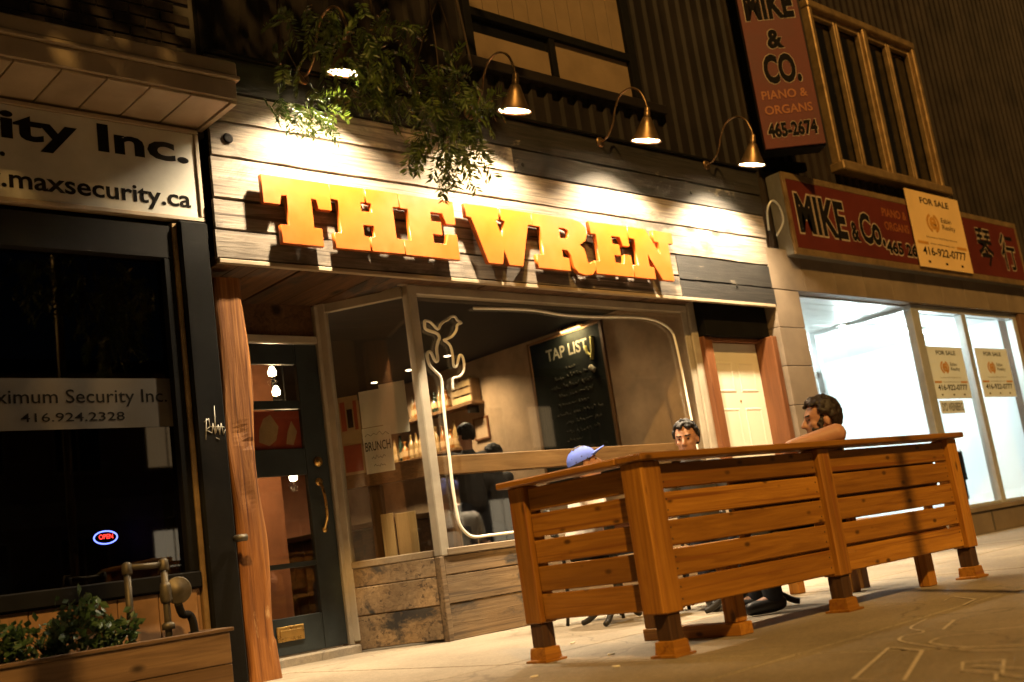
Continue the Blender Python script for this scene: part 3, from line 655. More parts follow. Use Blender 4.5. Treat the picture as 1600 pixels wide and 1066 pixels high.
# ---------------------------------------------------------------- white side door right of the window
wd_ = thing('white_panel_door', (8.9, .25, .1), 'cream six panel door in brown frame right of the bar window', 'door')
box('leaf', (8.578, 9.395), (.25, .29), (.12, 2.27), plain('cream_door_paint', (.60, .55, .43), .45, 0, .06, 3, .03), wd_, .003)
mcd = bpy.data.materials['cream_door_paint']
for x0, x1 in ((8.66, 8.94), (9.03, 9.31)):
    for z0, z1 in ((.30, .95), (1.05, 1.62), (1.78, 2.08)):
        bm = bmesh.new(); a, b_ = (x1-x0)/2, (z1-z0)/2; V = []
        for s, y_ in ((1, 0), (.95, -.004), (.87, -.004), (.80, -.001)):
            q = 1-(1-s)*a/b_; V.append([bm.verts.new((i*a*s, y_, k*b_*q)) for i, k in ((-1, -1), (1, -1), (1, 1), (-1, 1))])
        for r_ in range(3):
            for k in range(4): bm.faces.new((V[r_][k], V[r_][(k+1) % 4], V[r_+1][(k+1) % 4], V[r_+1][k]))
        bm.faces.new(V[3]); link('panel', bmesh_to('panel', bm), mcd, wd_, ((x0+x1)/2, .249, (z0+z1)/2))
lathe('peephole', [(0, .006), (.010, .005), (.012, 0), (0, 0)], M_brass, wd_, (8.985, .249, 1.69)).rotation_euler = FRONT
box('jamb', (8.455, 8.575), (.16, .30), (.05, 2.31), W['brownz'], wd_, .005); box('jamb', (9.40, 9.485), (.04, .30), (.05, 2.31), W['brownz'], wd_, .005)
box('head', (8.575, 9.40), (.20, .30), (2.275, 2.31), W['brownz'], wd_, .003); box('header_panel', (8.455, 9.49), (.12, .30), (2.312, 2.66), M_dark, wd_, .004)
box('step', (8.45, 9.48), (.02, .30), (-.01, .10), M_conc, wd_, .01)
box('wall_strip', (8.445, 9.50), (.31, .45), (0, 2.7), M_dark, wd_, 0)

# ---------------------------------------------------------------- left shop
ls = thing('security_shop_building', (2.2, .1, 0), 'dark brick shop with tan canopy and black plate window left of the timber post', 'building')
box('upper_wall', (-6, 3.40), (.115, .4), (3.5, 9), M_mortar, ls, 0)
bmz = 0
for j in range(10):
    for i in range(11):
        x0 = 1.25+i*.212+(.106 if j % 2 else 0); z0 = 3.82+j*.077
        if x0+.2 < 3.42: box('brick', (x0, x0+.202), (.098, .15), (z0, z0+.067), M_brick, ls, .004)
box('wall', (-6, 3.42), (.16, .35), (2.60, 3.52), M_dark, ls, 0)
box('pilaster', (3.12, 3.315), (.015, .30), (0, 2.868), M_dark, ls, .012)
box('pilaster_strip', (3.085, 3.119), (.05, .28), (0, 2.86), M_winfr, ls, .004)
box('side_wall', (3.0, 3.118), (.30, 4.0), (0, 2.8), M_dark, ls, 0)
box('back_wall', (-6, 3.0), (4.0, 4.1), (0, 2.8), M_dark, ls, 0); box('ceiling', (-6, 3.1), (.2, 4), (2.75, 2.85), M_dark, ls, 0); box('floor', (-6, 3.1), (.2, 4), (0, .06), M_floor, ls, 0)
box('base_panel', (-6, 3.08), (.08, .2), (0, .60), M_orangewall, ls, 0)
for i in range(9): box('base_board', (.9+i*.24, .9+i*.24+.235), (.062, .08), (.02, .60), M_orangewall, ls, .004)
box('window_sill', (-6, 3.08), (.03, .2), (.605, .70), M_dark, ls, .008); box('head', (-6, 3.085), (.06, .2), (2.62, 2.84), M_black, ls, .006)
box('jamb', (3.02, 3.084), (.06, .2), (.70, 2.62), M_dark, ls, .004); box('jamb', (-.2, -.1), (.06, .2), (.70, 2.62), M_dark, ls, .004)
box('pane', (-.1, 3.02), (.118, .124), (.70, 2.62), M_glassdk, ls, 0)
cn = link('canopy', None, None, ls, (2, -.2, 3.5))
box('fascia', (-6, 3.375), (-.40, .10), (3.545, 3.67), M_canopy, cn, .006); box('drip_edge', (-6, 3.395), (-.425, .10), (3.672, 3.70), M_canopy, cn, .006); box('top_board', (-6, 3.385), (-.41, .10), (3.702, 3.80), M_canopy, cn, .01)
for i in range(9): box('soffit_panel', (3.37-.04-(i+1)*.26, 3.37-.04-i*.26-.008), (-.385, .09), (3.525, 3.5445), M_canopy, cn, .003)
box('soffit_edge', (3.335, 3.375), (-.39, .09), (3.520, 3.5446), M_canopy, cn, .003)
s1 = thing('white_shop_sign', (2.2, .05, 2.88), 'white panel sign with black lettering under the tan canopy', 'sign')
box('panel', (.4, 3.285), (.05, .10), (2.905, 3.475), M_white, s1, .003)
for z0, z1 in ((2.875, 2.904), (3.476, 3.505)): box('trim', (.37, 3.315), (.035, .10), (z0, z1), M_canopy, s1, .004)
box('trim', (3.286, 3.315), (.036, .10), (2.905, 3.475), M_canopy, s1, .004)
text('lettering', 'Security Inc.', (1.08, .0475, 3.21), 1, M_ink, s1, FRONT, .03, 2.16, .24)
text('lettering', 'www.maxsecurity.ca', (1.66, .0475, 2.93), 1, M_ink, s1, FRONT, .02, 1.57, .145)
text('lettering', '.', (2.075, .0475, 3.15), 1, M_ink, s1, FRONT, .02, .03, .03)
bd = tag(box('window_decal', (.6, 3.018), (.112, .115), (1.575, 1.87), plain('frosted_band', (.06, .05, .037), .5, 0, .15, 1.5, 0), None, 0), 'translucent pale decal band with shop name and phone number on dark window', 'decal')
text('lettering', 'Maximum Security Inc.', (1.86, .1105, 1.70), 1, M_ink, bd, FRONT, .004, 1.13, .105)
text('lettering', '416.924.2328', (2.13, .1105, 1.62), 1, M_ink, bd, FRONT, .004, .59, .05)
ns = thing('mirrored_open_sign', (2.75, .85, .95), 'small neon open sign set behind the dark window to imitate a reflection', 'neon sign')  # placed inside the shop in place of a sign mirrored in the glass
a = [(2.86+.075*math.cos(t), .85, 1.0+.04*math.sin(t)) for t in [2*math.pi*k/20 for k in range(21)]]
tube('ring', a, .005, M_neonb, ns, 6); text('lettering', 'OPEN', (2.815, .845, .99), 1, M_neonr, ns, FRONT, .01, .09, .03)
gr = thing('graffiti_tag', (3.24, .01, 1.5), 'white scribbled graffiti tag on the dark pilaster', 'graffiti')
gp = [[(3.185, 1.60), (3.17, 1.47)], [(3.17, 1.58), (3.20, 1.60), (3.205, 1.55), (3.175, 1.53), (3.215, 1.51), (3.225, 1.57), (3.235, 1.50), (3.245, 1.68), (3.24, 1.51), (3.26, 1.56), (3.265, 1.50), (3.28, 1.57), (3.29, 1.50), (3.305, 1.53)], [(3.20, 1.55), (3.30, 1.545)], [(3.24, 1.48), (3.26, 1.47)]]
for s in gp:
    for q in range(len(s)-1): tube('stroke', [(s[q][0], .013, s[q][1]), (s[q+1][0], .013, s[q+1][1])], .0022, M_white, gr, 5)
cd = tag(tube('wall_valve', [(3.30, .0, .86), (3.30, -.05, .86), (3.345, -.05, .86)], .022, M_pipe, None, 8), 'stubby metal pipe fitting on the pilaster beside the timber post', 'pipe fitting')
# planter and gas pipe
pn = thing('wooden_planter', (2.0, -.4, 0), 'long low wooden planter box under the dark window', 'planter')
for z0, z1 in ((.02, .178), (.182, .345)):
    box('board', (.2, 2.93), (-.53, -.505), (z0, z1), W['planter'], pn, .004); box('end_board', (2.905, 2.93), (-.504, -.10), (z0, z1), W['planter'], pn, .004)
box('rim', (.2, 2.95), (-.545, -.49), (.347, .368), W['planter'], pn, .004); box('rim', (2.90, 2.95), (-.489, -.10), (.347, .368), W['planter'], pn, .004)
box('back_board', (.2, 2.904), (-.125, -.10), (.02, .345), W['planter'], pn, .004); box('soil', (.2, 2.90), (-.50, -.13), (.02, .27), M_soil, pn, 0)
gp_ = thing('gas_pipe', (2.5, -.3, .27), 'bent metal gas pipe with round regulator rising from the planter', 'gas pipe')
tube('riser', [(2.49, -.3, .25), (2.49, -.3, .755)], .019, M_pipe, gp_, 10); tube('riser', [(2.695, -.3, .25), (2.695, -.3, .735)], .019, M_pipe, gp_, 10)
tube('cross_pipe', [(2.49, -.3, .755), (2.60, -.3, .748), (2.695, -.3, .748)], .017, M_pipe, gp_, 10)
for x in (2.49, 2.695): lathe('elbow', [(0, -.035), (.027, -.035), (.028, -.02), (.026, .02), (.015, .03), (0, .032)], M_pipe, gp_, (x, -.3, .75), 12)
lathe('valve', [(0, 0), (.026, 0), (.032, .02), (.03, .09), (.024, .11), (0, .11)], M_pipe, gp_, (2.695, -.3, .54), 12)
lathe('regulator', [(0, .016), (.028, .016), (.034, .010), (.068, .007), (.074, .004), (.074, -.006), (.034, -.010), (0, -.014)], M_pipe, gp_, (2.765, -.3, .60), 22).rotation_euler = (R(90), 0, R(-18))
lathe('flange', [(0, 0), (.035, 0), (.036, .03), (.02, .04), (0, .04)], M_pipe, gp_, (2.695, -.3, .40), 10)
tube('hose', catmull([(2.76, -.3, .53), (2.79, -.28, .47), (2.84, -.26, .46), (2.86, -.26, .40), (2.86, -.26, .27)], 5), .022, M_black, gp_, 8)
def leaves_mesh(name, centers, dirs, size, m, k=1.0):
    """diamond leaves: centers (n,3), dirs (n,3)"""
    c = np.asarray(centers); d = np.asarray(dirs); d = d/np.linalg.norm(d, axis=1)[:, None]
    rg = np.random.default_rng(len(c)); u = rg.normal(size=c.shape); s = np.cross(d, u); s /= np.linalg.norm(s, axis=1)[:, None]
    L = size*rg.uniform(.7, 1.3, (len(c), 1)); Wd = L*.33*k
    nrm = np.cross(d, s)
    v = np.stack([c, c+d*L*.45+s*Wd+nrm*L*.06, c+d*L, c+d*L*.45-s*Wd+nrm*L*.06], 1).reshape(-1, 3)
    f = [(4*i, 4*i+1, 4*i+2, 4*i+3) for i in range(len(c))]
    me = bpy.data.meshes.new(name); me.from_pydata(v.tolist(), [], f); me.materials.append(m); return me
def shrub(x, y, z, r, h, n, label):
    s = thing('shrub', (x, y, z), label, 'shrub', 'shrubs in the planter')
    rg = np.random.default_rng(int(x*100)); bm = bmesh.new(); C = []; Dd = []
    for i in range(9):
        a = rg.uniform(0, 6.28); q = rg.uniform(.2, 1)*r
        e = Vector((q*math.cos(a), q*math.sin(a)*.6, h*rg.uniform(.55, 1))); p = [Vector((0, 0, 0)), e*.5+Vector((0, 0, h*.12)), e]
        tube_bm(bm, p, .006, 5, .002)
        for k in range(n//9):
            t = rg.uniform(.25, 1.05); b_ = e*t+Vector((0, 0, h*.12*(1-abs(2*t-1)))); C.append(tuple(b_+Vector(rg.normal(0, .03, 3)))); Dd.append(rg.normal(0, 1, 3)+np.array([e.x*3, e.y*3, .5]))
    link('stems', bmesh_to('stems', bm), M_bark, s, (x, y, z)); link('foliage', leaves_mesh('foliage', C, Dd, .05, M_shrub), None, s, (x, y, z))
shrub(1.80, -.32, .26, .25, .26, 420, 'low leafy shrub at the left edge of the planter')
shrub(2.10, -.33, .26, .26, .33, 520, 'low leafy shrub in the middle of the planter'); shrub(2.34, -.33, .26, .18, .27, 360, 'leafy shrub beside the bent gas pipe')

# ---------------------------------------------------------------- right shop
rs = thing('piano_shop_building', (12.8, .1, 0), 'ribbed metal clad building with tan tiled shopfront and brightly lit empty shop', 'building')
siding(rs, 9.74, 11.40, 3.3, 9.5, .09, M_siding2, .17, 5, .04); siding(rs, 11.40, 14.02, 3.3, 4.42, .09, M_siding2, .17, 5, .04); siding(rs, 11.40, 14.02, 6.45, 9.5, .09, M_siding2, .17, 5, .04)
siding(rs, 14.02, 26, 3.3, 11.5, .09, M_siding2, .17, 5, .04)
box('upper_wall', (9.6, 26), (.145, .4), (2.80, 11.5), M_dark, rs, 0); box('roof', (9.6, 26), (.1, 6), (11.5, 11.6), M_dark, rs, 0)
for i in range(7):
    z0 = .0+i*.40
    box('pier_tile', (9.51, 9.985), (.0, .14), (z0, z0+.394), M_pier, rs, .004)
for i in range(14):
    x0 = 9.51+i*.62; box('header_tile', (x0, x0+.614), (-.004, .135), (2.80, 3.24), M_pier, rs, .004)
box('pier', (9.53, 9.98), (.141, 1.5), (0, 2.79), M_pier, rs, 0)
for i in range(7): box('soffit_board', (9.99, 12.5), (.14+i*.195, .14+i*.195+.19), (2.785, 2.80), M_alum, rs, .003)
box('alcove_floor', (9.99, 12.46), (.0, 1.5), (-.01, .03), M_conc, rs, 0)
box('end_pier', (15.36, 26), (.0, .3), (0, 2.79), plain('brown_end_pier', (.14, .075, .04), .6), rs, .006)
box('plinth', (12.46, 15.36), (.03, .16), (0, .26), M_pier, rs, .008); box('plinth_cap', (12.44, 15.36), (.0, .18), (.262, .32), M_pier, rs, .006)
for x in (13.3, 14.6): box('plinth_joint', (x, x+.03), (.022, .031), (.02, .26), M_joint, rs, 0)
sw = link('shop_window', None, None, rs, (13.9, .1, .3))
for a in ((12.43, 12.62), (13.72, 13.84), (15.24, 15.355)): box('mullion', a, (.05, .15), (.32, 2.72), M_alum, sw, .006)
box('head_rail', (12.43, 15.355), (.048, .152), (2.722, 2.795), M_alum, sw, .005); box('bottom_rail', (12.62, 15.24), (.06, .14), (.322, .36), M_alum, sw, .004)
box('pane', (12.62, 13.72), (.095, .102), (.36, 2.72), M_glass, sw, 0); box('pane', (13.84, 15.24), (.095, .102), (.36, 2.72), M_glass, sw, 0)
box('pane', (12.50, 12.507), (.155, 1.42), (.36, 2.74), M_glass, sw, 0); box('side_rail', (12.47, 12.54), (.154, 1.42), (2.742, 2.79), M_alum, sw, .004); box('side_sill', (12.46, 12.55), (.162, 1.42), (.0, .36), M_pier, sw, .004)
box('mullion', (12.47, 12.54), (1.42, 1.50), (.0, 2.79), M_alum, sw, .004)
ad = link('alcove_door', None, None, rs, (12.0, 1.5, 0))
M_whitepaint = plain('white_door_paint', (.78, .78, .75), .45, 0, .06, 3, 0)
box('stile', (12.32, 12.45), (1.49, 1.54), (.03, 2.2), M_whitepaint, ad); box('stile', (11.55, 11.68), (1.49, 1.54), (.03, 2.2), M_whitepaint, ad)
for z0, z1 in ((.03, .5), (1.2, 1.25), (1.62, 1.66), (2.05, 2.2)): box('rail', (11.68, 12.32), (1.492, 1.538), (z0, z1), M_whitepaint, ad)
for z0, z1 in ((.5, 1.2), (1.25, 1.62), (1.66, 2.05)): box('pane', (11.68, 12.32), (1.512, 1.518), (z0, z1), M_glass, ad, 0)
box('head', (11.5, 12.47), (1.48, 1.55), (2.202, 2.28), M_whitepaint, ad); box('transom', (11.5, 12.47), (1.51, 1.517), (2.28, 2.785), M_glass, ad, 0)
box('alcove_wall', (9.98, 11.5), (1.5, 1.6), (0, 2.79), M_pier, rs, 0)
# lit empty room
box('room_back', (9.9, 15.5), (3.6, 3.7), (0, 2.8), M_shopwall, rs, 0); box('room_side', (15.45, 15.55), (.31, 3.7), (0, 2.8), M_shopwall, rs, 0)
box('room_floor', (10, 15.44), (.165, 3.6), (.0, .06), M_shopwall, rs, 0); box('room_ceiling', (9.9, 15.6), (.41, 3.7), (2.802, 2.9), M_shopwall, rs, 0); box('room_left', (9.88, 9.98), (1.61, 3.7), (0, 2.8), M_shopwall, rs, 0)
for i, (x, y, l) in enumerate(((13.0, 1.0, 'fluorescent batten nearest the front of the lit empty shop'), (14.4, 1.0, 'fluorescent batten above the right pane of the lit empty shop'), (13.4, 2.5, 'fluorescent batten at the back of the lit empty shop'), (11.4, 2.6, 'fluorescent batten behind the white alcove door'))):
    f_ = thing('fluorescent_light', (x, y, 2.78), l, 'ceiling light', 'fluorescent lights in the empty shop')
    box('housing', (x-.6, x+.6), (y-.07, y+.07), (2.765, 2.80), M_whitepaint, f_, .004)
    tube('tube', [(x-.57, y, 2.745), (x+.57, y, 2.745)], .016, M_tubeglow, f_, 8)
    for dx in (-.35, .35):
        ld = bpy.data.lights.new('tube_light', 'POINT'); ld.energy = 21; ld.color = (.80, .97, 1.0); ld.shadow_soft_size = .12
        link('tube_light', ld, None, f_, (x+dx, y, 2.58))
hr = thing('folded_chair', (13.45, .45, .06), 'dark folded chair leaning inside the lit shop window', 'chair')
box('seat', (13.30, 13.62), (.40, .44), (.42, .98), M_dark, hr, .01); box('backrest', (13.32, 13.60), (.36, .39), (.66, 1.02), M_black, hr, .008)
for x in (13.28, 13.62): tube('leg', [(x, .46, .06), (x, .40, 1.05)], .013, M_alum, hr, 8)
# red box sign
bs = thing('red_box_sign', (12.5, -.2, 3.1), 'long red lightbox sign with black lettering above the lit shop', 'sign')
box('cabinet', (9.50, 15.02), (-.30, .08), (3.06, 3.93), plain('weathered_cabinet', (.13, .125, .11), .6), bs, .008); box('face', (9.56, 14.96), (-.352, -.30), (3.13, 3.86), M_redsign, bs, .004)
for z0, z1 in ((3.06, 3.128), (3.862, 3.93)): box('trim', (9.50, 15.02), (-.358, -.302), (z0, z1), M_winfr, bs, .004)
for x0, x1 in ((9.50, 9.558), (14.962, 15.02)): box('trim', (x0, x1), (-.358, -.302), (3.128, 3.862), M_winfr, bs, .004)
def outlined(s, x, z, wd, h, y, par, rot=FRONT, bold=.035, back=.05, m=M_ink, dx=(0, -1)):
    e = wd*.012+.008
    text('lettering_outline', s, (x-e*(rot == FRONT), y, z-e), 1, M_paleedge, par, rot, bold+back, wd+2*e, h+2*e)
    return text('lettering', s, (x, y-.003, z), 1, m, par, rot, bold, wd, h)
outlined('MIKE', 9.66, 3.30, .92, .42, -.3545, bs, back=.03); outlined('&', 10.66, 3.30, .16, .22, -.3545, bs, back=.02); outlined('Co.', 10.86, 3.29, .50, .36, -.3545, bs, back=.03)
text('lettering', 'PIANO &', (11.42, -.3545, 3.66), 1, M_gold, bs, FRONT, .01, .55, .10); text('lettering', 'ORGANS', (11.42, -.3545, 3.50), 1, M_gold, bs, FRONT, .01, .55, .10)
outlined('465 2674', 11.36, 3.22, .95, .15, -.3545, bs, back=.02)
outlined('\u7434', 13.72, 3.25, .42, .50, -.3545, bs, bold=.012, back=.03); outlined('\u884c', 14.38, 3.25, .42, .50, -.3545, bs, bold=.012, back=.03)
M_logo2 = M_logo
def for_sale(x0, z0, wd, h, y, m, label, plate=None):
    t = thing('for_sale_board', (x0+wd/2, y, z0), label, 'sign')
    box('panel', (x0, x0+wd), (y-.012, y), (z0, z0+h), m, t, .002); Y_ = y-.0138
    text('lettering', 'FOR SALE', (x0+.24*wd, Y_, z0+.84*h), 1, M_ink, t, FRONT, .02, .54*wd, .085*h)
    cx, cz, r_ = x0+.40*wd, z0+.60*h, .13*h
    arc = lambda a0, a1, ro, ri: [(cx+wd/h*.9*ro*math.cos(R(a)), cz+ro*math.sin(R(a))) for a in range(a0, a1+1, 10)]+[(cx+wd/h*.9*ri*math.cos(R(a)), cz+ri*math.sin(R(a))) for a in range(a1, a0-1, -10)]
    for a0, a1 in ((110, 250), (-70, 70)):
        pts = [(q[0]-cx, q[1]-cz) for q in arc(a0, a1, r_, r_*.72)]
        me = shape_mesh('logo_arc', [pts], .0008); me.materials.clear(); me.materials.append(M_logo); link('logo_arc', me, None, t, (cx, Y_, cz), FRONT)
    text('logo_letter', 'e', (cx-.062*wd, Y_, cz-.085*h), 1, M_logo, t, FRONT, .03, .13*wd, .17*h)
    text('lettering', 'Esbin', (cx+.17*wd, Y_, cz+.03*h), 1, M_ink, t, FRONT, .005, .19*wd, .065*h); text('lettering', 'Realty', (cx+.17*wd, Y_, cz-.08*h), 1, M_ink, t, FRONT, .005, .25*wd, .085*h)
    text('lettering', 'Commercial Real Estate Services', (x0+.22*wd, Y_, z0+.395*h), 1, M_ink, t, FRONT, 0, .58*wd, .022*h)
    for a, b_ in ((.04, .23), (.77, .96)): box('bar', (x0+a*wd, x0+b_*wd), (y-.0145, y-.0125), (z0+.30*h, z0+.335*h), M_logo, t, 0)
    text('lettering', 'www.esbinrealty.com', (x0+.27*wd, Y_, z0+.305*h), 1, M_ink, t, FRONT, 0, .46*wd, .028*h)
    text('lettering', '416-922-0777', (x0+.10*wd, Y_, z0+.16*h), 1, M_ink, t, FRONT, .02, .82*wd, .11*h)
    for a in (.16, .48, .78): box('mark', (x0+a*wd, x0+(a+.04)*wd), (y-.0145, y-.0125), (z0+.06*h, z0+.09*h), M_ink, t, 0)
    return t
fsb = for_sale(12.02, 3.11, 1.33, .95, -.372, M_board, 'yellow lit realty for sale board fixed over the red lightbox sign')
for_sale(12.66, 1.64, .93, .65, .092, M_board2, 'white for sale notice tinted for the shop light in the left pane of the lit shop'); for_sale(13.95, 1.65, .95, .65, .092, M_board2, 'white for sale notice tinted for the shop light in the right pane of the lit shop')
npz = tag(box('name_plate', (12.72, 13.32), (.080, .092), (1.46, 1.62), M_board2, None, .002), 'small name strip in the same shop light tint below the left for sale notice', 'notice')
text('lettering', 'SYD WEINBERG', (12.75, .0785, 1.49), 1, M_ink, npz, FRONT, .01, .54, .10)
bs.location = (13.02, -.048, 3.207); bs.scale = (1.0417, .457, 1.0417)
fsb.location = (13.21, -.137, 3.217); fsb.scale = (1.0417, 1, 1.0417)
# blade sign, turned to face up the street
A = Vector((9.72, -.10)); B = Vector((10.24, -.50)); bd_ = (B-A).normalized(); ba = math.atan2(bd_.y, bd_.x); bn = Vector((bd_.y, -bd_.x))
bl = thing('vertical_red_sign', (A.x, A.y, 4.29), 'tall red vertical sign with black lettering jutting from the ribbed wall', 'sign')
obox('cabinet', A-bd_*.012, B+bd_*.012, .22, 4.27, 6.62, M_dark, bl, .115, .006); obox('face', A, B, .02, 4.29, 6.60, M_redsign, bl, -.008, .003)
obox('bracket', A+Vector((.18, .05)), A+Vector((.75, -.1)), .08, 4.17, 4.268, M_dark, bl, .16, .004)
brot = (math.pi/2, 0, ba); wS = (B-A).length
def btext(s, cx, z, wd, h, m, ol=True):
    p = A+bd_*(cx*wS-wd/2)+bn*.0195; 
    if ol:
        e = .008; q = p-bd_*e; text('lettering_outline', s, (q.x, q.y, z-e), 1, M_paleedge, bl, brot, .06, wd+2*e, h+2*e)
    p2 = p+bn*.003; text('lettering', s, (p2.x, p2.y, z), 1, m, bl, brot, .045 if ol else .015, wd, h)
btext('MIKE', .5, 5.74, .54, .34, M_ink); btext('&', .5, 5.40, .18, .22, M_ink); btext('CO.', .52, 5.00, .40, .34, M_ink)
btext('PIANO &', .48, 4.83, .50, .10, M_gold, False); btext('ORGANS', .5, 4.66, .52, .10, M_gold, False); btext('465-2674', .5, 4.40, .54, .17, M_ink)
# upstairs window, four lights
u2 = link('upper_window', None, None, rs, (12.7, .1, 4.4))
box('glass_back', (11.44, 13.96), (.128, .138), (4.44, 6.42), M_darkglass, u2, 0)
box('frame', (11.40, 11.48), (.0, .127), (4.44, 6.42), M_winfr, u2, .012); box('frame', (13.92, 14.0), (.0, .127), (4.44, 6.42), M_winfr, u2, .012)
box('frame', (11.40, 14.0), (-.005, .127), (6.42, 6.52), M_winfr, u2, .012); box('sill', (11.36, 14.04), (-.06, .127), (4.33, 4.438), M_winfr, u2, .012)
box('mullion', (12.65, 12.75), (.01, .127), (4.44, 6.42), M_winfr, u2, .01)
for x0, x1 in ((11.48, 12.65), (12.75, 13.92)):
    xm = (x0+x1)/2
    for a, b_ in ((x0, xm-.01), (xm+.01, x1)):
        box('sash_stile', (a, a+.042), (.05, .12), (4.44, 6.42), M_winfr, u2, .006); box('sash_stile', (b_-.042, b_), (.05, .12), (4.44, 6.42), M_winfr, u2, .006)
        box('sash_rail', (a+.042, b_-.042), (.055, .118), (4.44, 4.52), M_winfr, u2, .005); box('sash_rail', (a+.042, b_-.042), (.055, .118), (6.34, 6.42), M_winfr, u2, .005)
wr = tag(tube('looped_cable', catmull([(9.62, -.02, 3.42), (9.60, -.06, 3.62), (9.66, -.10, 3.72), (9.74, -.12, 3.66), (9.76, -.12, 3.50), (9.70, -.05, 3.36)], 6), .011, M_alum, None, 8), 'pale cable loop between the barn boards and the red lightbox', 'cable')

# ---------------------------------------------------------------- patio fence
fn = thing('patio_fence', (5.2, -2.8, 0), 'orange stained wooden slat fence around the sidewalk patio', 'fence')
FY0, FY1 = -2.86, -2.75
SZ = [(.200, .322), (.336, .455), (.469, .586), (.600, .715), (.729, .843)]
for x0, x1 in ((3.905, 5.195), (5.315, 6.665)):
    for z0, z1 in SZ: box('slat', (x0, x1), (-2.832, -2.800), (z0+rnd.uniform(-.002, .002), z1+rnd.uniform(-.002, .002)), W['cedar_x'], fn, .005)
for z0, z1 in SZ: box('slat', (3.81, 3.842), (-2.745, -2.055), (z0+rnd.uniform(-.002, .002), z1+rnd.uniform(-.002, .002)), W['cedar_y'], fn, .005)
PO = [(3.785, 3.90, FY0, FY1), (5.20, 5.31, FY0, FY1), (6.67, 6.785, FY0, FY1), (3.785, 3.895, -2.05, -1.935)]
for x0, x1, y0, y1 in PO:
    p_ = box('post', (x0, x1), (y0, y1), (.185, .858), W['cedar_z'], fn, .006)
    cx, cy = (x0+x1)/2, (y0+y1)/2
    box('leg', (cx-.042, cx+.042), (cy-.042, cy+.042), (.03, .184), W['leg'], fn, .004)
    bm = bmesh.new(); V = [[bm.verts.new((i*s, k*s, z)) for i, k in ((-1, -1), (1, -1), (1, 1), (-1, 1))] for s, z in ((.072, 0), (.072, .010), (.056, .014), (.051, .066), (.044, .070))]
    for r_ in range(4):
        for k in range(4): bm.faces.new((V[r_][k], V[r_][(k+1) % 4], V[r_+1][(k+1) % 4], V[r_+1][k]))
    bm.faces.new(V[4]); bm.faces.new(V[0][::-1]); link('foot', bmesh_to('foot', bm), W['cedar_x'], fn, (cx, cy, .001))
box('corner_board', (3.757, 3.783), (-2.862, -2.74), (.19, .857), W['cedar_z'], fn, .004)
box('top_rail', (3.735, 6.835), (-2.895, -2.735), (.860, .893), W['cedar_x'], fn, .006); box('top_rail', (3.735, 3.905), (-2.733, -1.905), (.860, .893), W['cedar_y'], fn, .006)
for x0, x1 in ((3.905, 5.195), (5.315, 6.665)):
    for z0, z1 in SZ:
        for x in (x0+.03, x1-.03):
            for f_ in (.28, .72):
                o = lathe('screw', [(0, .0012), (.004, .001), (.0046, 0)], M_iron, fn, (x, -2.8321, z0+(z1-z0)*f_), 8, share='screw'); o.rotation_euler = FRONT
# bench behind it
BB = 1
bn_ = thing('patio_bench', (5.4, -2.5, 0), 'wooden bench on square frames behind the patio fence', 'bench')
for i in range(4): box('seat_board', (4.30, 6.60), (-2.70+i*.125, -2.70+i*.125+.118), (.413, .447), W['cedar_x'], bn_, .004)
for x in (4.44, 6.36):
    for y_ in (-2.72, -2.20): box('leg', (x, x+.09), (y_, y_+.075), (.062 if x < 5 else .0, .413), W['cedar_z'], bn_, .004)
    if x < 5: box('skid', (x-.005, x+.095), (-2.74, -2.11), (.0, .06), W['cedar_y'], bn_, .004)
    box('cross_beam', (x, x+.09), (-2.643, -2.202), (.33, .41), W['cedar_y'], bn_, .004)
box('leg', (6.62, 6.70), (-1.62, -1.54), (0, .413), W['cedar_z'], bn_, .004); box('leg', (6.62, 6.70), (-2.12, -2.05), (0, .413), W['cedar_z'], bn_, .004)
box('seat_board', (6.52, 6.78), (-2.17, -1.50), (.415, .447), W['cedar_y'], bn_, .004)
for z0 in (.50, .585, .67, .755): box('backrest_board', (4.52, 6.62), (-2.765+.0, -2.742), (z0, z0+.081), W['cedar_x'], bn_, .003)
box('backrest_board', (4.52, 6.62), (-2.766, -2.742), (.30, .41), W['cedar_x'], bn_, .003)
for x in (4.6, 5.6, 6.5): box('backrest_post', (x, x+.05), (-2.7405, -2.7015), (.448, .84), W['cedar_z'], bn_, .003)
# cafe table and chairs
def cafe_table(x, y, label):
    t = thing('cafe_table', (x, y, 0), label, 'table', 'patio tables')
    lathe('top', [(0, .735), (.32, .735), (.335, .725), (.335, .71), (.31, .70), (0, .70)], W['counter_x'], t, (x, y, 0), 32)
    lathe('column', [(0, .70), (.09, .699), (.04, .66), (.028, .5), (.034, .15), (.05, .09), (0, .08)], M_iron, t, (x, y, 0), 12)
    for k in range(4):
        a = R(20+90*k); tube('foot', catmull([(x+.03*math.cos(a), y+.03*math.sin(a), .12), (x+.14*math.cos(a), y+.14*math.sin(a), .10), (x+.25*math.cos(a), y+.25*math.sin(a), .035), (x+.30*math.cos(a), y+.30*math.sin(a), .02)], 4), .022, M_iron, t, 8, .018)
cafe_table(5.55, -.95, 'round cafe table on cast iron feet near the low plank wall'); cafe_table(5.75, -1.85, 'round cafe table between the bench and the seated man facing the street')
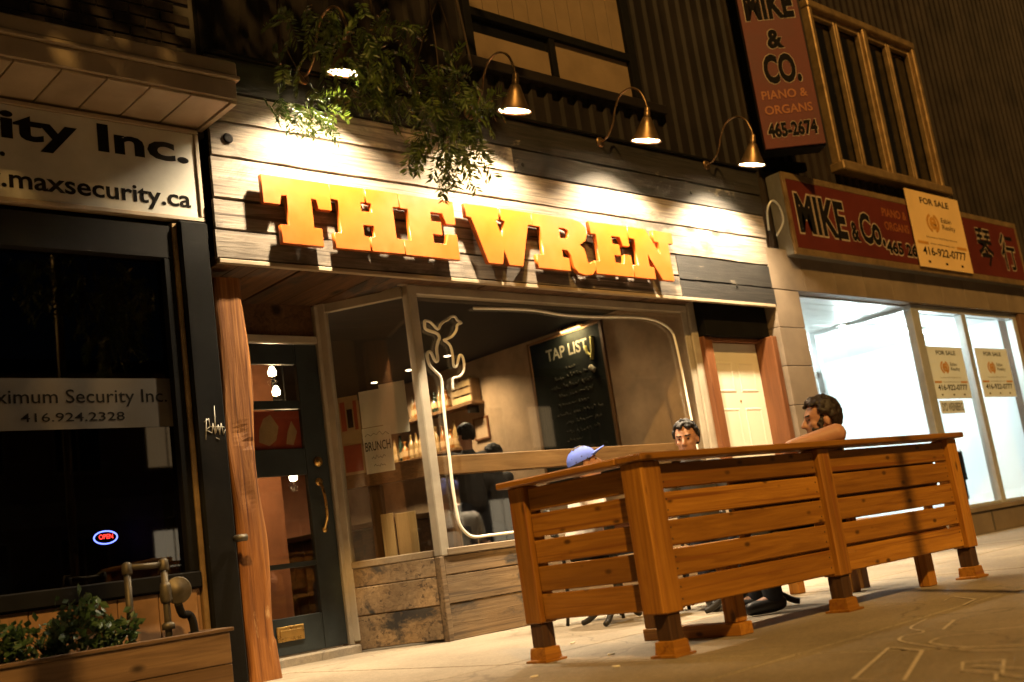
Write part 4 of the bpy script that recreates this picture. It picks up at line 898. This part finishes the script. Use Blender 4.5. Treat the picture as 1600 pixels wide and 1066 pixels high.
def chair(x, y, a, label):
    t = thing('cafe_chair', (x, y, 0), label, 'chair', 'patio chairs')
    c, s = math.cos(a), math.sin(a); P = lambda u, v, z: (x+c*u-s*v, y+s*u+c*v, z)
    for u, v in ((.17, .17), (.17, -.17)): tube('leg', [P(u, v, 0), P(u*.95, v*.95, .40)], .012, M_iron, t, 8)
    for v in (.17, -.17): tube('leg', catmull([P(-.22, v, 0), P(-.18, v, .40), P(-.24, v*.95, .80)], 4), .012, M_iron, t, 8)
    lathe('seat', [(0, .425), (.18, .425), (.205, .415), (.205, .40), (0, .398)], W['counter_x'], t, (x, y, 0), 24)
    tube('backrest', catmull([P(-.24, .165, .79), P(-.265, 0, .80), P(-.24, -.165, .79)], 4), .018, M_iron, t, 8); tube('backrest', catmull([P(-.215, .17, .62), P(-.24, 0, .63), P(-.215, -.17, .62)], 4), .014, M_iron, t, 8)
chair(5.80, -.48, R(-45), 'metal chair under the man in the blue cap'); chair(6.32, -1.12, R(215), 'metal chair under the dark haired man by the window')

# ---------------------------------------------------------------- people
def ico(bm, c, rx, frame=None, sub=2):
    r_ = bmesh.ops.create_icosphere(bm, subdivisions=sub, radius=1)
    for v in r_['verts']:
        q = Vector((v.co.x*rx[0], v.co.y*rx[1], v.co.z*rx[2])); v.co = (frame @ q if frame else q)+Vector(c)
def cone(bm, a, ra, b, rb):
    a, b = Vector(a), Vector(b); ico(bm, a, (ra,)*3); ico(bm, b, (rb,)*3)
    d = b-a
    if d.length < 1e-4: return
    z = d.normalized(); x = z.orthogonal().normalized(); y = z.cross(x); n = 14; R0 = []; R1 = []
    for k in range(n):
        e = x*math.cos(2*math.pi*k/n)+y*math.sin(2*math.pi*k/n); R0.append(bm.verts.new(a+e*ra)); R1.append(bm.verts.new(b+e*rb))
    for k in range(n): bm.faces.new((R0[k], R0[(k+1) % n], R1[(k+1) % n], R1[k]))
    bm.faces.new(R0[::-1]); bm.faces.new(R1)
def fuse(name, bm, m, parent, org, vox=.009, sm=4):
    for v in bm.verts: v.co -= Vector(org)
    bmesh.ops.recalc_face_normals(bm, faces=bm.faces[:])
    o = bpy.data.objects.new(name, bmesh_to(name, bm)); col.objects.link(o)
    r_ = o.modifiers.new('r', 'REMESH'); r_.mode = 'VOXEL'; r_.voxel_size = vox
    s_ = o.modifiers.new('s', 'SMOOTH'); s_.factor = .5; s_.iterations = sm
    me = obj_to_mesh(o, name); me.polygons.foreach_set('use_smooth', [True]*len(me.polygons)); me.materials.clear(); me.materials.append(m)
    return link(name, me, None, parent, org)
def person(label, J, face, hair, shirt, cap=None, beard=False, hairvol=.012, sleeves='short', group=None):
    """J: world joints; face: facing direction of the head"""
    base = J['pelvis']; p = thing('person', (base[0], base[1], 0), label, 'person', group); org = Vector((base[0], base[1], 0))
    V = {k: Vector(v) for k, v in J.items()}
    f = Vector(face).normalized(); u = Vector((0, 0, 1)); s = u.cross(f).normalized(); u = f.cross(s)
    fr = Matrix((f, s, u)).transposed(); H = V['head']; h = lambda a, b_, c: H+f*a+s*b_+u*c
    bm = bmesh.new()
    ico(bm, h(-.008, 0, .025), (.098, .077, .095), fr, 3); ico(bm, h(.022, 0, -.045), (.072, .062, .075), fr, 3); ico(bm, h(.055, 0, -.088), (.030, .032, .026), fr)
    cone(bm, h(.088, 0, .012), .010, h(.112, 0, -.028), .014); ico(bm, h(.098, .011, -.032), (.012, .010, .009), fr); ico(bm, h(.098, -.011, -.032), (.012, .010, .009), fr)
    ico(bm, h(.078, 0, .030), (.018, .052, .012), fr); ico(bm, h(.083, 0, -.058), (.013, .024, .007), fr); ico(bm, h(.080, 0, -.070), (.013, .020, .007), fr)
    for q in (1, -1):
        ico(bm, h(-.012, q*.078, -.012), (.020, .010, .030), fr); ico(bm, h(.058, q*.040, -.022), (.026, .022, .022), fr)
    cone(bm, V['neck'], .058, h(-.022, 0, -.07), .054); cone(bm, V['chest'], .125, V['neck'], .06); cone(bm, V['pelvis'], .13, V['chest'], .12)
    for a in 'LR':
        cone(bm, V['chest'].lerp(V['sh'+a], .4)+Vector((0, 0, .03)), .07, V['sh'+a], .058); cone(bm, V['sh'+a], .056, V['el'+a], .041); cone(bm, V['el'+a], .041, V['wr'+a], .027)
        d = (V['wr'+a]-V['el'+a]).normalized(); sd = d.cross(Vector((0, 0, 1)))
        sd = sd.normalized() if sd.length > .1 else Vector((1, 0, 0)); dn = d.cross(sd).normalized(); Wp = V['wr'+a]
        cone(bm, Wp, .026, Wp+d*.07, .030); cone(bm, Wp+d*.03+sd*.012, .024, Wp+d*.075+sd*.025, .016); cone(bm, Wp+d*.03-sd*.012, .024, Wp+d*.075-sd*.025, .016)
        for i, L in enumerate((.066, .078, .072, .056)):
            b0 = Wp+d*.085+sd*(.030-.020*i); m1 = b0+d*L*.55-dn*.008; cone(bm, b0, .0095, m1, .009); cone(bm, m1, .009, m1+d*L*.30-dn*.026, .008)
        t0 = Wp+d*.03+sd*.03; t1 = t0+d*.035+sd*.025; cone(bm, t0, .013, t1, .0105); cone(bm, t1, .0105, t1+d*.03-dn*.008, .009)
        cone(bm, V['pelvis'].lerp(V['hip'+a], .7), .10, V['hip'+a], .085); cone(bm, V['hip'+a], .083, V['kn'+a], .058); cone(bm, V['kn'+a], .055, V['an'+a], .037)
        cone(bm, V['an'+a], .036, V['to'+a], .030)
    fuse('body', bm, M_skin, p, org, .008, 3)
    bm = bmesh.new(); cone(bm, V['pelvis']+Vector((0, 0, -.01)), .148, V['chest'], .142); cone(bm, V['chest'], .142, V['chest'].lerp(V['neck'], .72), .085)
    for a in 'LR':
        cone(bm, V['chest'].lerp(V['sh'+a], .35)+Vector((0, 0, .02)), .085, V['sh'+a] if sleeves != 'none' else V['chest'].lerp(V['sh'+a], .55), .070)
        if sleeves == 'none': continue
        e = V['sh'+a].lerp(V['el'+a], .18 if sleeves == 'none' else .5 if sleeves == 'short' else 1.0); cone(bm, V['sh'+a], .069 if sleeves != 'none' else .06, e, .062 if sleeves != 'none' else .05)
        if sleeves == 'long': cone(bm, V['el'+a], .052, V['wr'+a], .037)
    fuse('shirt', bm, shirt, p, org, .012, 5)
    bm = bmesh.new()
    for a in 'LR':
        cone(bm, V['pelvis']+Vector((0, 0, -.03)), .140, V['hip'+a], .10); cone(bm, V['hip'+a], .098, V['kn'+a], .074); cone(bm, V['kn'+a], .072, V['an'+a]+Vector((0, 0, .02)), .058)
    fuse('trousers', bm, M_jean, p, org, .012, 4)
    for a in 'LR':
        bm = bmesh.new(); an, to = V['an'+a].copy(), V['to'+a].copy(); an.z = .055; to.z = .042; cone(bm, an, .048, to, .040); cone(bm, an+(an-to).normalized()*.03, .044, an, .046)
        for v in bm.verts: v.co.z = max(v.co.z, .004)
        fuse('shoe', bm, M_shoe, p, org, .009, 3)
    for q in (1, -1):
        bm = bmesh.new(); ico(bm, h(.080, q*.032, .006)-org, (.008, .010, .006), fr); link('eye', bmesh_to('eye', bm, True), M_eye, p, org)
        bm = bmesh.new(); cone(bm, h(.090, q*.016, .028)-org, .005, h(.080, q*.050, .030)-org, .004); link('eyebrow', bmesh_to('eyebrow', bm, True), hair, p, org)
    rg = random.Random(int(base[0]*1000)); bm = bmesh.new()
    for i in range(900):
        th = rg.uniform(0, 2*math.pi); z = rg.uniform(-.62, 1); r_ = math.sqrt(1-z*z)
        x_, y_ = r_*math.cos(th), r_*math.sin(th)
        if x_ > .30 and z < .62+.1*math.sin(9*y_): continue
        if x_ > -.25 and z < -.02: continue
        if abs(x_+.12) < .22 and z < -.25: continue
        k = 1.045+rg.uniform(0, hairvol*9)*(.45+.55*max(z, 0)); q = h(-.008+.100*x_*k, .080*y_*k, .025+.098*z*k)
        ico(bm, q, (rg.uniform(.014, .017) if i < 450 else rg.uniform(.008, .012),)*3, None, 1)
    if cap is None or True: fuse('hair', bm, hair, p, org, .0055, 1)
    if beard:
        bm = bmesh.new()
        for i in range(320):
            th = rg.uniform(-1.7, 1.7); z = rg.uniform(-.125, .03)
            if z > -.08 and abs(th) < .8: continue
            if z > -.045 and abs(th) < 1.25: continue
            if z > -.02 and abs(th) < 1.42: continue
            ico(bm, h(.016+.080*math.cos(th)*(1.05+z), .070*math.sin(th), z), (rg.uniform(.008, .012),)*3, None, 1)
        fuse('beard', bm, hair, p, org, .006, 1)
    if cap is not None:
        c = thing('baseball_cap', tuple(h(0, 0, .05)), cap, 'cap'); co = h(0, 0, .05)
        bm = bmesh.new(); rings = []
        for i in range(8):
            ph = i/7*math.pi/2; rings.append([bm.verts.new(fr @ Vector((-.010+.118*math.cos(ph)*math.cos(a), .097*math.cos(ph)*math.sin(a), -.015+.105*math.sin(ph)))) if i < 7 else None for a in (2*math.pi*k/24 for k in range(24))])
        top = bm.verts.new(fr @ Vector((-.01, 0, .092)))
        for i in range(6):
            for k in range(24): bm.faces.new((rings[i][k], rings[i][(k+1) % 24], rings[i+1][(k+1) % 24], rings[i+1][k]))
        for k in range(24): bm.faces.new((rings[6][k], rings[6][(k+1) % 24], top))
        link('crown', bmesh_to('crown', bm, True), M_cap, c, co)
        bm = bmesh.new(); ri = []; ro = []; lo_ = []
        for k in range(13):
            a = R(-62+124*k/12); ca, sa = math.cos(a), math.sin(a)
            ri.append(bm.verts.new(fr @ Vector((-.010+.116*ca, .096*sa, -.012)))); e = .085*max(0, math.cos(a*1.35)); dz = .012-.5*(.075*sa)**2*20*.25
            ro.append(bm.verts.new(fr @ Vector((-.010+.116*ca+e, .096*sa, .004+dz)))); lo_.append(bm.verts.new(fr @ Vector((-.010+.116*ca+e, .096*sa, -.002+dz))))
        for k in range(12): bm.faces.new((ri[k], ri[k+1], ro[k+1], ro[k])); bm.faces.new((ro[k], ro[k+1], lo_[k+1], lo_[k])); bm.faces.new((lo_[k], lo_[k+1], ri[k+1], ri[k]))
        link('brim', bmesh_to('brim', bm, True), M_cap, c, co)
        lathe('button', [(0, .006), (.008, .004), (.009, 0)], M_cap, c, co+fr @ Vector((-.01, 0, .090)), 8)
    return p
def seated(x, y, seat, a, head, lean=0, arms=None, hs=1.0):
    c, s = math.cos(a), math.sin(a); P = lambda u, v, z: (x+c*u-s*v, y+s*u+c*v, z)
    J = dict(pelvis=P(0, 0, seat+.11), hipL=P(.08, .09, seat+.09), hipR=P(.08, -.09, seat+.09), knL=P(.45, .13, seat+.08), knR=P(.45, -.13, seat+.08), anL=P(.42, .13, .08), anR=P(.46, -.12, .08), toL=P(.56, .14, .045), toR=P(.60, -.14, .045))
    Hh = Vector(head); J['head'] = tuple(Hh); nk = Hh+Vector((0, 0, -.155)); J['neck'] = tuple(nk)
    ch = Vector(J['pelvis']).lerp(nk, .70); J['chest'] = tuple(ch)
    for q, k in ((1, 'L'), (-1, 'R')):
        sh = nk+Vector((-s*.185*q, c*.185*q, -.075)); J['sh'+k] = tuple(sh); el = sh+Vector((c*.10-s*.05*q, s*.10+c*.05*q, -.27)); J['el'+k] = tuple(el)
        J['wr'+k] = tuple(el+Vector((c*.22, s*.22, .03)))
    if arms: J.update(arms)
    return J
# man leaning on the rail, profile to the left
fa = math.atan2(.68, -.73)
J = seated(5.80, -2.46, .447, fa, (5.685, -2.62, 1.045))
J.update(chest=(5.73, -2.56, .80), neck=(5.715, -2.625, .90), shL=(5.575, -2.765, .945), elL=(5.395, -2.575, .905), wrL=(5.52, -2.42, .74), shR=(5.86, -2.50, .86))
J['elR'] = (5.90, -2.36, .62); J['wrR'] = (5.74, -2.22, .62)
person('bearded brown haired man in profile resting his bare arm on the fence rail', J, (-.74, .67, .02), M_hairb, M_shirtg, None, True, .020, 'none')
J = seated(6.25, -1.17, .425, R(232), (6.21, -1.205, 1.16))
person('dark haired man facing the street seated by the window', J, (-.90, -.42, -.12), M_hairk, M_shirtd, None, False, .012, 'short')
J = seated(5.78, -.47, .425, R(-45), (5.845, -.54, 1.10))
person('seated man in white shirt wearing a blue cap near the low wall', J, (.86, -.50, .34), M_hairb, M_shirtw, 'blue baseball cap showing above the left fence rail', False, .006, 'short')
for (x, y, hz, a, l) in ((7.52, 2.72, 1.82, R(80), 'dark clothed patron standing inside by the plaster wall'), (7.80, 2.65, 1.58, R(95), 'dark haired patron standing inside beside the chalkboard')):
    J = seated(x, y, .8, a, (x, y, hz)); c, s = math.cos(a), math.sin(a)
    J['pelvis'] = (x, y, hz-.68); J['chest'] = (x, y, hz-.32); 
    for q, k in ((1, 'L'), (-1, 'R')):
        J['hip'+k] = (x-s*.09*q, y+c*.09*q, hz-.76); J['kn'+k] = (x-s*.1*q+.02*c, y+c*.1*q+.02*s, max(.42, hz-1.2)); J['an'+k] = (x-s*.1*q, y+c*.1*q, .14); J['to'+k] = (x-s*.11*q+.14*c, y+c*.11*q+.14*s, .1)
    person(l, J, (c, s, 0), M_hairk, M_shirtd, None, False, .012, 'long')

# ---------------------------------------------------------------- street tree with drooping fronds
tr = thing('street_tree', (.55, -2.9, 0), 'street tree whose feathery leaf fronds droop in front of the sign', 'tree')
bm = bmesh.new(); limb_ends = []
tube_bm(bm, catmull([(0, 0, -.02), (.03, .02, 1.2), (-.03, .05, 2.4), (.05, .1, 3.6), (.1, .15, 4.6), (.15, .2, 6.0), (.1, .3, 7.6)], 5), .15, 10, .03)
limbs = [[(0.08, .12, 4.0), (1.2, .5, 5.0), (2.3, .75, 5.0), (3.0, .85, 4.3), (3.15, .9, 3.6)], [(0.1, .15, 4.5), (1.2, .2, 5.6), (2.4, .7, 6.3), (3.6, 1.1, 6.8)], [(.1, .15, 4.3), (-.9, .6, 5.4), (-1.8, 1.2, 6.0)],
         [(.1, .2, 5.2), (.9, 1.2, 6.4), (1.8, 1.8, 6.9)], [(.1, .2, 5.4), (.3, -1.0, 6.2), (.8, -1.7, 6.4)], [(.1, .2, 5.8), (.8, -.8, 6.6), (1.7, -1.2, 6.9)], [(1.2, .2, 5.6), (2.2, -.2, 6.2), (3.2, -.2, 6.8)],
         [(2.3, .75, 5.0), (2.85, 1.7, 4.9), (3.05, 2.25, 4.35), (3.10, 2.38, 3.85)], [(2.3, .75, 5.0), (2.7, .95, 4.2), (2.75, .95, 3.3)], [(3.0, .85, 4.3), (3.3, .95, 3.9), (3.4, .95, 3.2)]]
for l in limbs:
    c_ = catmull(l, 6); tube_bm(bm, c_, .05 if l[0][0] < 1 else .018, 7, .006); limb_ends.append(c_)
link('trunk', bmesh_to('trunk', bm, True), M_bark, tr, (.55, -2.9, 0))
rg = np.random.default_rng(3)
def frond(o, d, L, C, D_, droop=.5, dens=15):
    d = np.array(d, float); d /= np.linalg.norm(d); p = np.array(o, float); st = L/dens
    sd = np.cross(d, rg.normal(size=3)); sd /= np.linalg.norm(sd)
    for i in range(dens):
        d = d+np.array([0, 0, -droop/dens]); d /= np.linalg.norm(d); p = p+d*st
        for q in (1, -1):
            C.append(p+rg.normal(0, .002, 3)); D_.append(d*.85+sd*q+rg.normal(0, .09, 3))
    return p
O = np.array([.55, -2.9, 0]); C1, D1 = [], []; C2, D2 = [], []
bmt = bmesh.new()
# overhead crown (above the picture), clumped along the limbs
for li in (1, 2, 3, 4, 5, 6, 0):
    pts = limb_ends[li]
    for p in pts[len(pts)//3:]:
        for k in range(20):
            c0 = np.array(p)+rg.normal(0, .34, 3)*np.array([1.2, 1.2, .8])
            if c0[2] < 4.6 and c0[0] > 1.0: continue
            frond(c0, rg.normal(0, 1, 3)+np.array([0, 0, -.3]), rg.uniform(.18, .3), C1, D1, .8, 9)
for k in range(520):
    c0 = np.array([.35, .3, 6.0])+rg.normal(0, 1, 3)*np.array([.95, .6, .55])
    frond(c0, rg.normal(0, 1, 3)+np.array([0, 0, -.3]), rg.uniform(.18, .3), C1, D1, .8, 9)
# clusters in front of the sign: (world centre, spread, count, bias)
CL = [((3.70, -.52, 3.53), (.09, .05, .04), 16, (.1, 0, -.8), .17, 12), ((3.86, -.52, 3.52), (.07, .05, .03), 12, (.9, 0, -.45), .19, 12), ((4.06, -.70, 3.82), (.07, .04, .03), 7, (.5, 0, -.4), .12, 10), ((3.02, -2.0, 3.18), (.10, .08, .08), 16, (0, 0, -.6), .15, 12),
      ((3.45, -2.0, 3.02), (.20, .10, .09), 46, (0, 0, -.6), .15, 12), ((3.75, -1.98, 2.98), (.12, .10, .10), 34, (.3, 0, -.7), .15, 12), ((3.20, -2.0, 2.95), (.14, .08, .08), 20, (-.2, 0, -.6), .13, 12),
      ((3.58, -2.05, 2.76), (.12, .06, .06), 26, (.1, 0, -.9), .15, 12), ((3.0, -2.0, 3.05), (.12, .1, .06), 9, (0, 0, -.5), .13, 12), ((2.72, -2.0, 2.98), (.08, .1, .06), 5, (0, 0, -.5), .12, 12), ((3.3, -2.0, 3.25), (.3, .1, .07), 16, (0, 0, -.5), .15, 12)]
for c0, sp, n, bias, L, dn in CL:
    for k in range(n):
        o = np.array(c0)+rg.normal(0, 1, 3)*np.array(sp); frond(o-O, rg.normal(0, .6, 3)+np.array(bias), L*rg.uniform(.7, 1.25), C2, D2, .7, dn)
for (x, z, dx, dz, L) in ((3.50, 2.66, -.55, -.7, .22), (3.55, 2.66, -.22, -1, .26), (3.58, 2.64, 0, -1, .24), (3.61, 2.68, .12, -1, .24), (3.65, 2.68, .35, -.9, .27), (3.68, 2.70, .75, -.65, .28), (3.70, 2.72, 1, -.45, .22), (3.52, 2.68, -.8, -.5, .18), (3.56, 2.64, -.1, -1, .28), (3.42, 2.70, -.15, -1, .2)):
    for k in range(2): frond(np.array([x+rg.normal(0, .01), -2.05+rg.normal(0, .03), z+rg.normal(0, .015)])-O, (dx+rg.normal(0, .08), rg.normal(0, .1), dz), L, C2, D2, .45, 17)
for (a, b_) in (((3.62, -.60, 4.2), (3.62, -.55, 3.66)), ((3.65, -2.0, 3.6), (3.58, -2.05, 2.66)), ((3.30, -1.95, 3.3), (3.15, -2.0, 2.9)), ((3.70, -2.0, 3.6), (3.80, -1.98, 2.9)), ((3.65, -.55, 3.95), (3.9, -.54, 3.60)), ((3.62, -.55, 3.98), (3.60, -.55, 3.66)), ((3.70, -2.0, 3.5), (3.45, -2.0, 2.95))):
    tube('twig', catmull([a, (Vector(a)+Vector(b_))/2+Vector((rg.normal(0, .03), rg.normal(0, .03), .03)), b_], 5), .006, M_bark, tr, 6, .002)
o = link('crown', leaves_mesh('crown', C1, D1, .075, M_leaf, 1.3), None, tr, (.55, -2.9, 0)); o2 = link('hanging_fronds', leaves_mesh('hanging_fronds', C2, D2, .046, M_leaf, .42), None, tr, (.55, -2.9, 0))

# ---------------------------------------------------------------- street bits
pole = thing('street_pole', (4.48, -5.40, 0), 'plain metal street pole standing near the kerb', 'pole')
lathe('shaft', [(0, 0), (.045, 0), (.043, 4.6), (0, 4.61)], M_pipe, pole, (4.48, -5.40, 0), 14); lathe('base_flange', [(.044, .03), (.10, .025), (.11, 0), (0, 0)], M_pipe, pole, (4.48, -5.40, .002), 14)
K = [[(3.83,-3.86),(3.16,-4.11),(3.11,-4.31),(3.72,-4.05),(3.83,-3.86)],[(4.68,-3.57),(4.38,-3.65),(4.23,-3.79),(4.11,-3.76),(3.95,-3.86),(3.69,-4.23),(3.66,-4.44)],[(4.57,-3.75),(4.27,-3.85)],[(4.13,-4.14),(4.07,-3.97),(3.94,-3.97),(3.87,-4.02),(3.76,-4.19),(3.75,-4.40)],[(4.24,-4.19),(4.17,-4.03)],[(3.46,-4.46),(3.43,-4.34),(3.28,-4.41),(3.21,-4.55),(3.14,-4.66)],[(3.46,-4.46),(3.20,-4.57)],[(3.23,-4.54),(3.09,-4.60)],[(3.29,-4.60),(3.31,-4.52),(3.36,-4.41)],[(5.41,-3.28),(5.63,-3.22),(5.38,-3.46),(5.15,-3.51)]]
ck = thing('chalk_drawing', (3.8, -4.0, .003), 'pale chalk lines scribbled on the sidewalk in front of the fence', 'chalk drawing')
for k in K:
    pts = catmull([(x, y, 0) for x, y in k], 5) if len(k) > 5 else [Vector((x, y, 0)) for x, y in k]
    bm = bmesh.new(); V = []
    for i, p in enumerate(pts):
        d = (pts[min(i+1, len(pts)-1)]-pts[max(i-1, 0)]).normalized(); n = Vector((-d.y, d.x, 0))*rnd.uniform(.004, .008)
        V.append((bm.verts.new(p-pts[0]+n), bm.verts.new(p-pts[0]-n)))
    for i in range(len(V)-1): bm.faces.new((V[i][0], V[i][1], V[i+1][1], V[i+1][0]))
    link('chalk_line', bmesh_to('chalk_line', bm), M_sidechalk, ck, (pts[0].x, pts[0].y, .0035))
for i, (x, y, l) in enumerate(((4.45, -1.55, 'cigarette butt on the sidewalk behind the left fence post'), (3.95, -2.35, 'paper scrap on the sidewalk between the fence feet'), (3.55, -2.75, 'cigarette butt on the sidewalk left of the fence corner'), (3.35, -2.45, 'tiny paper scrap on the bright sidewalk left of the fence'), (7.9, -2.3, 'dark leaf scrap on the sidewalk right of the fence'))):
    a = rnd.uniform(0, 3); tag(tube('litter_scrap', [(x, y, .008), (x+.035*math.cos(a), y+.035*math.sin(a), .008)], .005, M_paper if i < 4 else M_black, None, 6), l, 'litter')

# ---------------------------------------------------------------- house across the street (seen mirrored in the shop glass)
hs = thing('street_house', (9, -22, 0), 'two storey brick house across the street, mirrored in the dark shop window', 'house')
M_hwall = plain('far_brick_wall', (.24, .15, .09), .85, 0, .3, 2); M_lit = emit('lit_room_window', (1, .66, .32), .55); M_lit2 = emit('lit_shop_window', (1, .80, .52), 1.1)
box('wall', (-6, 34), (-26, -21.2), (-.15, 6.6), M_hwall, hs, .02); box('roof', (-6.2, 34.2), (-26, -21.0), (6.602, 6.9), M_dark, hs, .02); box('shop_band', (-5, 33), (-21.19, -21.05), (2.75, 3.35), M_canopy, hs, .02)
for i in range(16):
    x = -4+i*2.35
    for z0, z1, on in ((4.0, 5.6, i % 3 == 1), (.5, 2.5, i % 4 in (0, 3))):
        w_ = box('window', (x, x+1.25), (-21.19, -21.12), (z0, z1), M_canopy, hs, .01)
        box('pane', (x+.08, x+.60), (-21.115, -21.10), (z0+.08, z1-.08), (M_lit if z0 > 3 else M_lit2) if on else M_darkglass, w_, 0); box('pane', (x+.65, x+1.17), (-21.115, -21.10), (z0+.08, z1-.08), (M_lit if z0 > 3 else M_lit2) if on else M_darkglass, w_, 0)
